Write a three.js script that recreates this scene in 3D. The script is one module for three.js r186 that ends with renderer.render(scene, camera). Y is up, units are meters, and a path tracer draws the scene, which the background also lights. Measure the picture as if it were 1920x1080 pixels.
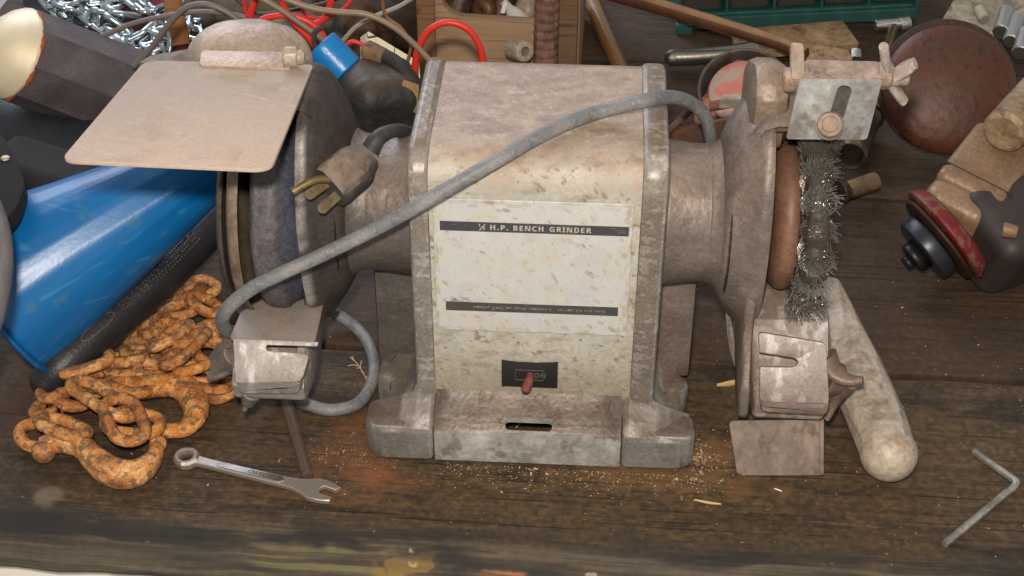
import * as THREE from 'three';
import { RoundedBoxGeometry } from 'three/addons/geometries/RoundedBoxGeometry.js';
import { mergeGeometries, mergeVertices, toCreasedNormals } from 'three/addons/utils/BufferGeometryUtils.js';
import { RectAreaLightUniformsLib } from 'three/addons/lights/RectAreaLightUniformsLib.js';
import { FontLoader } from 'three/addons/loaders/FontLoader.js';
import { TextGeometry } from 'three/addons/geometries/TextGeometry.js';
import { Brush, Evaluator, SUBTRACTION } from 'three-bvh-csg';

// ---------------------------------------------------------------- camera, light, exposure
const scene = new THREE.Scene();
const F = 2780, PITCH = 37.5 * Math.PI / 180, YAW = 4.6 * Math.PI / 180;
const EYE = new THREE.Vector3(0.0514, 0.74, 0.8464);
const camera = new THREE.PerspectiveCamera(2 * Math.atan(540 / F) * 180 / Math.PI, 16 / 9, 0.05, 20);
camera.position.copy(EYE); camera.rotation.order = 'YXZ'; camera.rotation.set(-PITCH, YAW, 0);
const renderer = new THREE.WebGLRenderer({ antialias: true });
renderer.toneMapping = THREE.LinearToneMapping;
renderer.toneMappingExposure = 1.92;
renderer.shadowMap.enabled = true;
RectAreaLightUniformsLib.init();
scene.background = new THREE.Color(0.2, 0.199, 0.198);          // dim daylight filling the shed
const flash = new THREE.PointLight(0xfff3e6, 1.85);              // the camera's flash, just above the lens
flash.position.set(0.035, 0.815, 0.83); flash.shadow.radius = 0.9; flash.castShadow = true; scene.add(flash);
const windowLight = new THREE.RectAreaLight(0xe2ebff, 2.6, 1.4, 1.2);   // open shed door, up behind the left of the bench
windowLight.position.set(-0.95, 1.25, -1.5); windowLight.lookAt(-0.05, 0.05, 0.0); scene.add(windowLight);

// ---------------------------------------------------------------- helpers
const V = (x, y, z) => new THREE.Vector3(x, y, z);
const fwd = V(-Math.sin(YAW) * Math.cos(PITCH), -Math.sin(PITCH), -Math.cos(YAW) * Math.cos(PITCH));
const rgt = V(Math.cos(YAW), 0, -Math.sin(YAW)), upv = rgt.clone().cross(fwd);
function ray(px, py) { return fwd.clone().addScaledVector(rgt, (px - 960) / F).addScaledVector(upv, -(py - 540) / F); }
// survey points: where a line of sight of the photograph meets a level (y) or an upright plane (z or x)
const Y = (px, py, y = 0) => { const d = ray(px, py); return EYE.clone().addScaledVector(d, (y - EYE.y) / d.y); };
const Z = (px, py, z) => { const d = ray(px, py); return EYE.clone().addScaledVector(d, (z - EYE.z) / d.z); };
let seed = 7;
const rnd = (a = 0, b = 1) => { seed = (seed * 1664525 + 1013904223) >>> 0; return a + (b - a) * seed / 4294967296; };
const clamp = (v, a = 0, b = 1) => Math.min(b, Math.max(a, v)), lerp = (a, b, t) => a + (b - a) * t;
const sstep = (a, b, x) => { const t = clamp((x - a) / (b - a)); return t * t * (3 - 2 * t); };
const mix3 = (a, b, t) => [a[0] + (b[0] - a[0]) * t, a[1] + (b[1] - a[1]) * t, a[2] + (b[2] - a[2]) * t];
const C = (r, g, b) => [r / 255, g / 255, b / 255];
function hsh(x, y, s) { let h = Math.imul(x, 374761393) ^ Math.imul(y, 668265263) ^ Math.imul(s, 2147483629 % 1274126177); h = Math.imul(h ^ (h >>> 13), 1274126177); h ^= h >>> 16; return (h >>> 0) / 4294967296; }
function vn(x, y, s, p = 0, q = p) {                            // value noise, repeating every p (q) cells
  const x0 = Math.floor(x), y0 = Math.floor(y), fx = x - x0, fy = y - y0, u = fx * fx * (3 - 2 * fx), v = fy * fy * (3 - 2 * fy);
  const w = (i, n) => n ? ((i % n) + n) % n : i;
  const a = w(x0, p), b = w(x0 + 1, p), c = w(y0, q), d = w(y0 + 1, q);
  return lerp(lerp(hsh(a, c, s), hsh(b, c, s), u), lerp(hsh(a, d, s), hsh(b, d, s), u), v);
}
function fbm(x, y, s, o = 4, p = 0, q = p) { let a = 0.5, t = 0, n = 0; for (let i = 0; i < o; i++) { t += a * vn(x, y, s + i * 17, p, q); n += a; a *= 0.55; x *= 2; y *= 2; p *= 2; q *= 2; } return t / n; }
function tex(w, h, fn, srgb = true, rep = 1) {
  const d = new Uint8Array(w * h * 4);
  for (let j = 0; j < h; j++) for (let i = 0; i < w; i++) {
    const c = fn((i + .5) / w, (j + .5) / h), k = (j * w + i) * 4;
    d[k] = clamp(c[0]) * 255; d[k + 1] = clamp(c[1]) * 255; d[k + 2] = clamp(c[2]) * 255; d[k + 3] = 255;
  }
  const t = new THREE.DataTexture(d, w, h); t.wrapS = t.wrapT = THREE.RepeatWrapping; t.magFilter = t.minFilter = THREE.LinearFilter;
  if (srgb) t.colorSpace = THREE.SRGBColorSpace;
  t.repeat.set(rep, rep); t.needsUpdate = true; return t;
}
const sRGB = (c) => new THREE.Color().setRGB(c[0], c[1], c[2], THREE.SRGBColorSpace);
function mat(o = {}) {
  const { c = [1, 1, 1], r = 0.8, m = 0, map, bump, bs = 0.0004, vc, extra = {} } = o;
  const M = new THREE[extra.clearcoat || extra.transmission ? 'MeshPhysicalMaterial' : 'MeshStandardMaterial']({ color: sRGB(c), roughness: r, metalness: m, ...extra });
  if (map) M.map = map; if (bump) { M.bumpMap = bump; M.bumpScale = bs; } if (vc) M.vertexColors = true;
  if (o.two) M.side = THREE.DoubleSide;
  return M;
}
function prep(g) { g = g.index ? g.toNonIndexed() : g; for (const k of Object.keys(g.attributes)) if (!['position', 'normal', 'uv', 'color'].includes(k)) g.deleteAttribute(k); return g; }
function merge(list) {
  list = list.map(prep);
  const anyC = list.some((g) => g.attributes.color);
  for (const g of list) {
    const n = g.attributes.position.count;
    if (!g.attributes.uv) g.setAttribute('uv', new THREE.BufferAttribute(new Float32Array(n * 2), 2));
    if (!g.attributes.normal) g.computeVertexNormals();
    if (anyC && !g.attributes.color) g.setAttribute('color', new THREE.BufferAttribute(new Float32Array(n * 3).fill(1), 3));
  }
  return mergeGeometries(list);
}
function boxUV(g) {                                             // uv in metres, projected along each face's main axis
  g = prep(g); if (!g.attributes.normal) g.computeVertexNormals();
  const p = g.attributes.position, n = g.attributes.normal, uv = new Float32Array(p.count * 2);
  for (let t = 0; t < p.count; t += 3) {
    let nx = 0, ny = 0, nz = 0;
    for (let i = t; i < t + 3; i++) { nx += n.getX(i); ny += n.getY(i); nz += n.getZ(i); }
    nx = Math.abs(nx); ny = Math.abs(ny); nz = Math.abs(nz);
    for (let i = t; i < t + 3; i++) {
      const x = p.getX(i), y = p.getY(i), z = p.getZ(i);
      const [u, v] = ny >= nx && ny >= nz ? [x, z] : nx >= nz ? [z + .37, y] : [x + .71, y];
      uv[i * 2] = u; uv[i * 2 + 1] = v;
    }
  }
  g.setAttribute('uv', new THREE.BufferAttribute(uv, 2)); return g;
}
const lin = (c) => { const k = sRGB(c); return [k.r, k.g, k.b]; };
// dust that has settled on faces turned upward: a colour of its own lying on the surface
function dusty(g, base, dust, lo = 0.1, hi = 0.8, amt = 1, sc = 60, nz = 0.5) {
  g = prep(g); const p = g.attributes.position, n = g.attributes.normal, c = new Float32Array(p.count * 3), A = lin(base), B = lin(dust);
  for (let i = 0; i < p.count; i++) {
    const k = fbm(p.getX(i) * sc + 9 + p.getY(i) * 31, p.getZ(i) * sc + p.getY(i) * sc * .7, 5, 3) - .5;
    const t = sstep(lo, hi, n.getY(i) + k * nz) * amt, q = 1 + k * .09;
    for (let j = 0; j < 3; j++) c[i * 3 + j] = lerp(A[j], B[j], t) * q;
  }
  g.setAttribute('color', new THREE.BufferAttribute(c, 3)); return g;
}
function worn(g, c = C(214, 213, 208), amt = .8) {               // rubbed-off paint and bright edge highlights, both coloured onto the rounded edges
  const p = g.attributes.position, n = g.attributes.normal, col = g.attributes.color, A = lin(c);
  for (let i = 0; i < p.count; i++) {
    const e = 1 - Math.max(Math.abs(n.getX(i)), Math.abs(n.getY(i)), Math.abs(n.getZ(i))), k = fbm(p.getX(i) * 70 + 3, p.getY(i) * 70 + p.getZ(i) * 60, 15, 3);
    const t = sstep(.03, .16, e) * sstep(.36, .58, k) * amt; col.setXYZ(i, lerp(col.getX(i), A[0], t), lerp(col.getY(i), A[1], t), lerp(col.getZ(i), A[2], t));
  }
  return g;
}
function basis(g, o, x, y) {                                    // put local x, y along the given directions, origin at o
  x = x.clone().normalize(); const z = x.clone().cross(y).normalize(); y = z.clone().cross(x);
  return g.applyMatrix4(new THREE.Matrix4().makeBasis(x, y, z).setPosition(o));
}
const alongY = (g, a, b) => g.applyQuaternion(new THREE.Quaternion().setFromUnitVectors(V(0, 1, 0), b.clone().sub(a).normalize())).translate(a.x, a.y, a.z);
function lath(prof, a, b, seg = 40, p0, pl) {                   // [r, distance from a] turned about the line a-b
  return alongY(new THREE.LatheGeometry(prof.map(([r, h]) => new THREE.Vector2(Math.max(r, 1e-5), h)), seg, p0, pl), a, b);
}
function rod(a, b, r0, r1 = r0, bev = 0.0008, seg = 24) {
  const L = a.distanceTo(b);
  return toCreasedNormals(lath([[0, 0], [r0 - bev, 0], [r0, bev], [r1, L - bev], [r1 - bev, L], [0, L]], a, b, seg), 0.7);
}
function tube(pts, r, n = 60, k = 10, closed = false) {
  const c = new THREE.CatmullRomCurve3(pts, closed, 'centripetal'), rf = typeof r === 'function' ? r : () => [r, r];
  const fr = c.computeFrenetFrames(n, closed), pos = [], nor = [], uv = [], idx = [], L = c.getLength();
  for (let i = 0; i <= n; i++) {
    const t = i / n, P = c.getPointAt(t), [a, b] = rf(t);
    for (let j = 0; j <= k; j++) {
      const th = j / k * Math.PI * 2, N = fr.normals[i].clone().multiplyScalar(Math.cos(th) * a).addScaledVector(fr.binormals[i], Math.sin(th) * b);
      pos.push(P.x + N.x, P.y + N.y, P.z + N.z);
      N.set(0, 0, 0).addScaledVector(fr.normals[i], Math.cos(th) / a).addScaledVector(fr.binormals[i], Math.sin(th) / b).normalize(); nor.push(N.x, N.y, N.z);
      uv.push(j / k * 2 * Math.PI * a, t * L);
    }
  }
  for (let i = 0; i < n; i++) for (let j = 0; j < k; j++) { const a = i * (k + 1) + j, b = a + k + 1; idx.push(a, a + 1, b, b, a + 1, b + 1); }
  if (!closed) for (const e of [0, n]) {
    const P = c.getPointAt(e / n), base = pos.length / 3, T = fr.tangents[e].clone().multiplyScalar(e ? 1 : -1);
    pos.push(P.x, P.y, P.z); nor.push(T.x, T.y, T.z); uv.push(0, 0);
    for (let j = 0; j <= k; j++) { const s = (e * (k + 1) + j) * 3; pos.push(pos[s], pos[s + 1], pos[s + 2]); nor.push(T.x, T.y, T.z); uv.push(Math.cos(j) * .003, Math.sin(j) * .003); }
    for (let j = 0; j < k; j++) e ? idx.push(base, base + 1 + j, base + 2 + j) : idx.push(base, base + 2 + j, base + 1 + j);
  }
  const g = new THREE.BufferGeometry();
  g.setAttribute('position', new THREE.Float32BufferAttribute(pos, 3)); g.setAttribute('normal', new THREE.Float32BufferAttribute(nor, 3)); g.setAttribute('uv', new THREE.Float32BufferAttribute(uv, 2));
  g.setIndex(idx); return g;
}
function rbox(w, h, d, r = 0.002, seg = 3) { return prep(new RoundedBoxGeometry(w, h, d, seg, Math.min(r, w / 2.01, h / 2.01, d / 2.01))); }
function bxAt(w, h, d, r, x, y, z) { return rbox(w, h, d, r).translate(x, y, z); }
function roundShape(pts, r) {                                   // polygon with rounded corners; r a number or one per corner
  const s = new THREE.Shape(), n = pts.length;
  for (let i = 0; i < n; i++) {
    const p = pts[i], a = pts[(i + n - 1) % n], b = pts[(i + 1) % n], R = Array.isArray(r) ? r[i] : r;
    const da = Math.hypot(a[0] - p[0], a[1] - p[1]), db = Math.hypot(b[0] - p[0], b[1] - p[1]), q = Math.min(R, da * .49, db * .49);
    const A = [p[0] + (a[0] - p[0]) / da * q, p[1] + (a[1] - p[1]) / da * q], B = [p[0] + (b[0] - p[0]) / db * q, p[1] + (b[1] - p[1]) / db * q];
    i ? s.lineTo(A[0], A[1]) : s.moveTo(A[0], A[1]); s.quadraticCurveTo(p[0], p[1], B[0], B[1]);
  }
  s.closePath(); return s;
}
function extr(shape, t, bev = 0.0008, bseg = 2, cs = 8, steps = 1) {       // from z = 0 to z = t, bevelled
  const b = Math.min(bev, t * .45);
  return toCreasedNormals(prep(new THREE.ExtrudeGeometry(shape, { depth: t - 2 * b, steps, bevelEnabled: b > 0, bevelThickness: b, bevelSize: b, bevelOffset: -b, bevelSegments: bseg, curveSegments: cs }).translate(0, 0, b)), 0.6);
}
function slab(p, t, r, bev = 0.0006, sub) {                     // a plate through four survey points (a, b, c, d), thickness t below
  const [a, b, c, d] = p, x = b.clone().sub(a).normalize(), nrm = x.clone().cross(d.clone().sub(a)).normalize(), y = nrm.clone().cross(x);
  const f = (q) => { const w = q.clone().sub(a); return [w.dot(x), w.dot(y)]; };
  const g = extr(roundShape(p.map(f), r), t, bev, 2, 10).translate(0, 0, -t);
  return basis(g, a, x, y);
}
// ---------------------------------------------------------------- things and parts
const used = new Map();
function numbered(n) { const k = used.get(n) ?? 0; used.set(n, k + 1); return k ? n + '_' + String(k).padStart(3, '0') : n; }
function tag(o, label, category, group, kind) { o.userData.label = label; o.userData.category = category; if (group) o.userData.group = group; if (kind) o.userData.kind = kind; return o; }
function thing(name, label, category, p, group, kind) {
  const o = new THREE.Group(); o.name = numbered(name); o.position.copy(p); scene.add(o); return tag(o, label, category, group, kind);
}
function part(parent, name, g, m, label, kind) {                // geometry given in place; kept relative to its thing
  let root = parent; while (root.parent && root.parent !== scene) root = root.parent;
  const o = new THREE.Mesh(g.translate(-root.position.x, -root.position.y, -root.position.z), m); o.name = name; o.castShadow = o.receiveShadow = true;
  if (label) o.userData.label = label; if (kind) o.userData.kind = kind;
  parent.add(o); return o;
}
function single(name, label, category, g, m, group, kind) {
  g.computeBoundingBox(); const b = g.boundingBox, p = V((b.min.x + b.max.x) / 2, b.min.y, (b.min.z + b.max.z) / 2);
  const o = new THREE.Mesh(g.translate(-p.x, -p.y, -p.z), m); o.name = numbered(name); o.position.copy(p); o.castShadow = o.receiveShadow = true; scene.add(o);
  return tag(o, label, category, group, kind);
}
// ---------------------------------------------------------------- surface textures
const fineBump = tex(256, 256, (u, v) => { const k = fbm(u * 32, v * 32, 3, 4, 32); return [k, k, k]; }, false, 1 / 0.06);
const castBump = tex(256, 256, (u, v) => { const k = fbm(u * 12, v * 12, 13, 5, 12); return [k, k, k]; }, false, 1 / 0.08);
const grime = tex(512, 512, (u, v) => {
  const a = fbm(u * 6, v * 6, 21, 5, 6), b = fbm(u * 40, v * 40, 22, 3, 40), s = sstep(.60, .72, fbm(u * 14, v * 14, 23, 4, 14));
  const k = .80 + (a - .5) * .42 + (b - .5) * .26; return mix3([k, k * .985, k * .965], [.55, .47, .40], s * .5);
}, true, 1 / 0.14);
const castPaint = tex(512, 512, (u, v) => {                     // grey cast iron under brown dust, paint knocked off in pale flecks
  const a = fbm(u * 5, v * 5, 31, 5, 5), b = fbm(u * 60, v * 60, 32, 3, 60), f = sstep(.70, .76, fbm(u * 22, v * 22, 33, 4, 22));
  let c = mix3([.92, .91, .90], [.82, .80, .78], sstep(.3, .7, a)); const k = 1 + (b - .5) * .24;
  c = [c[0] * k, c[1] * k, c[2] * k]; return mix3(c, [1, 1, .99], f * .45);
}, true, 1 / 0.11);
const rustOrange = tex(512, 512, (u, v) => {
  const a = fbm(u * 5, v * 5, 41, 4, 5), b = fbm(u * 11, v * 11, 42, 4, 11), d = fbm(u * 70, v * 70, 43, 3, 70);
  let c = mix3(C(212, 142, 74), C(238, 180, 116), sstep(.35, .7, b));
  c = mix3(c, C(150, 92, 52), sstep(.45, .68, a) * .65);
  c = mix3(c, C(112, 88, 78), sstep(.54, .68, fbm(u * 13, v * 13, 44, 5, 13)) * .65);
  const k = .92 + (d - .5) * .36; return [c[0] * k, c[1] * k, c[2] * k];
}, true, 1 / 0.06);
const flakeBump = tex(512, 512, (u, v) => { const a = fbm(u * 10, v * 10, 45, 5, 10), f = sstep(.46, .54, fbm(u * 16, v * 16, 46, 5, 16)), k = a * .5 + f * .5; return [k, k, k]; }, false, 1 / 0.06);
const rustBrown = tex(512, 512, (u, v) => {
  const a = fbm(u * 5, v * 5, 51, 5, 5), b = fbm(u * 30, v * 30, 52, 4, 30);
  let c = mix3(C(92, 62, 48), C(116, 80, 60), a); c = mix3(c, C(92, 78, 68), sstep(.5, .68, fbm(u * 8, v * 8, 53, 4, 8)) * .7);
  c = mix3(c, C(60, 42, 33), sstep(.6, .75, b) * .5); return c;
}, true, 1 / 0.13);
const paleWood = tex(512, 512, (u, v) => {                      // grain along u
  const g = fbm(u * 3 + 2, v * 46, 61, 4, 3, 46), a = fbm(u * 4, v * 5, 62, 4, 4, 5), st = sstep(.62, .8, fbm(u * 2, v * 90, 63, 3, 2, 90));
  let c = mix3(C(176, 152, 126), C(140, 116, 92), g * .7 + a * .3); return mix3(c, C(92, 70, 50), st * .6);
}, true, 1 / 0.2);
const bluePlastic = tex(512, 512, (u, v) => {
  const a = fbm(u * 4, v * 4, 71, 4, 4), s = sstep(.72, .80, fbm(u * 7 + v * 3, v * 34 - u * 9, 72, 3)), t = sstep(.70, .78, fbm(u * 12, v * 12, 73, 4));
  let c = mix3(C(8, 92, 152), C(14, 112, 178), a); c = mix3(c, C(110, 150, 176), s * .35); return mix3(c, C(96, 116, 128), t * .4);
}, true, 1 / 0.22);
const darkScuff = tex(512, 512, (u, v) => {
  const a = fbm(u * 6, v * 6, 81, 5, 6), s = sstep(.66, .8, fbm(u * 40 + v * 12, v * 10, 82, 4)); const k = .75 + a * .45 + s * .06; return [k * .8, k * .78, k * .76];
}, true, 1 / 0.12);
// bench planks: oily grey-brown wood, grain along the plank; u and v run in metres from the plank's left front corner
function woodTone(x, z, s) {
  const g1 = fbm(x * 7, z * 150, s, 5), g2 = fbm(x * 26, z * 420, s + 3, 3), big = fbm(x * 5, z * 9, s + 5, 4), mid = fbm(x * 26, z * 40, s + 7, 4), sp = fbm(x * 300, z * 340, s + 9, 2);
  let c = mix3(C(74, 60, 43), C(100, 81, 57), g1); c = mix3(c, C(50, 40, 29), sstep(.46, .82, g2) * .4);
  c = mix3(c, C(58, 50, 40), sstep(.46, .70, big) * .6); c = mix3(c, C(112, 90, 62), sstep(.58, .76, mid) * .35);
  c = mix3(c, C(30, 25, 20), sstep(.62, .75, fbm(x * 14, z * 60, s + 11, 4)) * .5); c = mix3(c, C(24, 20, 16), sstep(.70, .76, fbm(x * 9, z * 560, s + 13, 3)) * .7); c = mix3(c, C(128, 110, 84), sstep(.72, .80, fbm(x * 18 + z * 30, z * 620, s + 15, 3)) * .35);
  const k = .86 + (sp - .5) * .55; return [c[0] * k * 1.02, c[1] * k * .98, c[2] * k * .895];
}
const X0 = -0.62, XW = 1.24;
const blob = (x, z, cx, cz, rx, rz, s) => sstep(1.15, .45, Math.hypot((x - cx) / rx, (z - cz) / rz) + (fbm(x * 60, z * 60, s, 4) - .5) * 1.5);
const frontPlankMap = tex(2048, 768, (u, v) => {                // v = 0 at the under edge (metre .30 across), 1 at the gap
  const x = X0 + u * XW, z = .275 - v * .30; let c = woodTone(x, z, 101);
  const rustA = blob(x, z, -.125, .085, .032, .042, 3), rustB = blob(x, z, -.098, .112, .03, .016, 4), rustC = blob(x, z, -.36, .055, .05, .03, 5), rustD = blob(x, z, -.14, .13, .05, .012, 6);
  c = mix3(c, C(146, 86, 52), clamp(rustA * .42 + rustB * .32 + rustD * .2)); c = mix3(c, C(66, 38, 26), rustC * .7);
  c = mix3(c, C(132, 92, 54), blob(x, z, .1, .098, .09, .016, 7) * .5);          // sawdust trodden into the wood
  c = mix3(c, C(146, 104, 62), blob(x, z, .135, .07, .02, .022, 8) * .55);
  const e = sstep(.142, .172, z + (fbm(x * 14, 3, 9, 3) - .5) * .02);            // worn greyer front edge
  const gr = fbm(x * 9, z * 260, 12, 4); c = mix3(c, mix3(C(50, 46, 40), C(102, 93, 78), sstep(.25, .75, gr)), e * .62);
  c = mix3(c, C(30, 27, 25), e * sstep(.52, .66, fbm(x * 12, z * 70, 14, 4)) * .8);
  const yl = blob(x, z, -.145, .186, .06, .016, 15) + blob(x, z, -.10, .194, .06, .014, 17) * .7; c = mix3(c, C(122, 116, 62), clamp(yl) * .5 * sstep(.35, .65, gr));
  c = mix3(c, C(150, 112, 48), (sstep(.66, .74, fbm(x * 50, z * 60, 16, 3)) * e * (sstep(-.30, -.34, x) + sstep(-.10, -.09, x) * sstep(-.04, -.05, x)) * sstep(.17, .185, z)) * .6);
  c = mix3(c, C(186, 118, 68), blob(x, z, -.006, .190, .026, .009, 18) * .8 * sstep(.2, .5, gr));   // fresh bare wood where the edge split
  c = mix3(c, C(196, 180, 150), sstep(.77, .80, fbm(x * 40, z * 55, 19, 4)) * e * .6);
  c = mix3(c, C(150, 136, 118), blob(x, z, -.325, .145, .015, .012, 20) * .5);
  return c;
});
const frontPlankBump = tex(1024, 512, (u, v) => { const x = X0 + u * XW, z = .275 - v * .30, k = fbm(x * 8, z * 170, 101, 5) * .6 + fbm(x * 60, z * 120, 44, 4) * .4; return [k, k, k]; }, false);
const plankMap = tex(1024, 512, (u, v) => { const x = u * 1.24, z = v * .24; let c = woodTone(x, z, 140); return mix3(c, C(60, 38, 24), .42); });
const plankMapB = tex(1024, 512, (u, v) => { const x = u * 1.24, z = v * .24; let c = woodTone(x, z, 177); return mix3(c, C(62, 40, 25), .42); });
const plankBump = tex(512, 256, (u, v) => { const k = fbm(u * 10, v * 42, 55, 5); return [k, k, k]; }, false);

// ---------------------------------------------------------------- workbench
const bench = new THREE.Group(); bench.name = 'workbench'; scene.add(bench); tag(bench, 'oil-stained workbench top of thick dark wooden planks', 'workbench', null, 'structure');
function plank(prof, uMap, vMap, nx, map, bump, nm) {           // prof: [z, y, v] across the plank
  const pos = [], uv = [], idx = [], m = prof.length;
  for (let i = 0; i <= nx; i++) for (const [z, y, v] of prof) {
    const x = X0 + XW * i / nx, top = y > -.002 ? 1 : .5;
    pos.push(x, y + (fbm(x * 9, z * 30, 71, 3) - .5) * .0018 * top, z + (y < -.001 ? (fbm(x * 16, y * 20, 72, 3) - .5) * .006 : 0)); uv.push(i / nx, v);
  }
  for (let i = 0; i < nx; i++) for (let j = 0; j < m - 1; j++) { const a = i * m + j, b = a + m; idx.push(a, b, a + 1, b, b + 1, a + 1); }
  const g = new THREE.BufferGeometry(); g.setAttribute('position', new THREE.Float32BufferAttribute(pos, 3)); g.setAttribute('uv', new THREE.Float32BufferAttribute(uv, 2)); g.setIndex(idx); g.computeVertexNormals();
  part(bench, nm, g, mat({ map, r: .78, bump, bs: .0016, two: true }));
}
{ // front plank: back edge at the gap, rounded worn front edge, under face
  const L = [[-.0285, -.03], [-.0285, -.004], [-.0265, -.0012], [-.022, 0]];
  for (let i = 1; i <= 14; i++) L.push([-.022 + .166 * i / 14, 0]);
  for (const q of [[.150, -.0004], [.158, -.0012], [.1655, -.0026], [.1725, -.0048], [.179, -.0080], [.1845, -.0120], [.189, -.0168], [.1915, -.0205], [.192, -.0235], [.190, -.027], [.184, -.03], [-.0285, -.03]]) L.push(q);
  let d = 0; const prof = L.map(([z, y], i) => { if (i) d += Math.hypot(z - L[i - 1][0], y - L[i - 1][1]); return [z, y, 0, d]; });
  const d0 = prof[3][3];                                         // distance measured from the top's back edge
  plank(prof.map(([z, y, , q]) => [z, y, clamp((.275 - (-.022 + q - d0)) / .30, -.2, 1.2)]), 0, 0, 120, frontPlankMap, frontPlankBump, 'plank');
  let zb = -.0335;
  for (const [w, mp] of [[.236, plankMap], [.232, plankMapB], [.24, plankMap], [.24, plankMapB]]) {
    const P2 = [[zb - w, -.03, 1], [zb - w, -.003, .99], [zb - w + .004, 0, .97]]; for (let i = 1; i <= 8; i++) P2.push([zb - w + .004 + (w - .008) * i / 8, 0, .97 - .94 * i / 8]); P2.push([zb, -.003, .01], [zb, -.03, 0]);
    plank(P2, 0, 0, 60, mp, plankBump, 'plank'); zb -= w + .005;
  }
  part(bench, 'bearer', bxAt(1.24, .02, .9, .002, 0, -.0415, -.32), mat({ c: C(30, 24, 20), r: .95 }));
  part(bench, 'apron_board', bxAt(1.24, .20, .02, .002, 0, -.135, .166), mat({ c: C(244, 234, 216), r: .8 }), 'pale board under the front edge');
  bench.userData.kind = 'structure';
}
// ---------------------------------------------------------------- bench grinder
const GT = 0.022, GM = new THREE.Matrix4().makeRotationY(GT);    // stands almost square to the bench
const grinder = thing('bench_grinder', 'dusty grey two-wheel bench grinder with beige front panel and red toggle switch', 'bench grinder', V(0, 0, 0));
const G = (name, g, m, label, parent = grinder, kind) => part(parent, name, g.applyMatrix4(GM), m, label, kind);   // given square, then turned with the grinder
const W = (name, g, m, label, parent = grinder, kind) => part(parent, name, g, m, label, kind);                    // given where it stands
const dustTan = C(172, 155, 142), castGrey = C(124, 118, 114), castBrown = C(146, 133, 124);
const castM = mat({ vc: true, map: castPaint, r: .5, m: .22, bump: castBump, bs: .0009 });
const wornMap = tex(512, 512, (u, v) => { const a = fbm(u * 5, v * 5, 231, 5, 5), f = sstep(.52, .72, fbm(u * 9, v * 7, 232, 5, 9, 7)), b = fbm(u * 70, v * 70, 233, 3, 70), k = 1 + (b - .5) * .22; let c = mix3([.84, .81, .78], [.68, .64, .61], a); c = mix3(c, [1, 1, .995], f * .75); return [c[0] * k, c[1] * k, c[2] * k]; }, true, 1 / .07);
const wornM = mat({ vc: true, map: wornMap, r: .5, m: .1, bump: castBump, bs: .0007 });
const castM2 = mat({ vc: true, map: castPaint, r: .6, m: .25, bump: castBump, bs: .0008 });
const sx = (pts, x0, x1, r = .006, bev = .002) => basis(extr(roundShape(pts, r), x1 - x0, bev), V(x1, 0, 0), V(0, 0, 1), V(0, 1, 0));   // side outline (z, y), from x0 to x1
function poly3(p, t, r, bev = .0006) {                          // plate through coplanar survey points, thickness t behind its face
  const a = p[0], x = p[1].clone().sub(a).normalize(), n = x.clone().cross(p[p.length - 1].clone().sub(a)).normalize(), y = n.clone().cross(x);
  return basis(extr(roundShape(p.map((q) => { const w = q.clone().sub(a); return [w.dot(x), w.dot(y)]; }), r), t, bev, 2, 10).translate(0, 0, -t), a, x, y);
}
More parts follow.
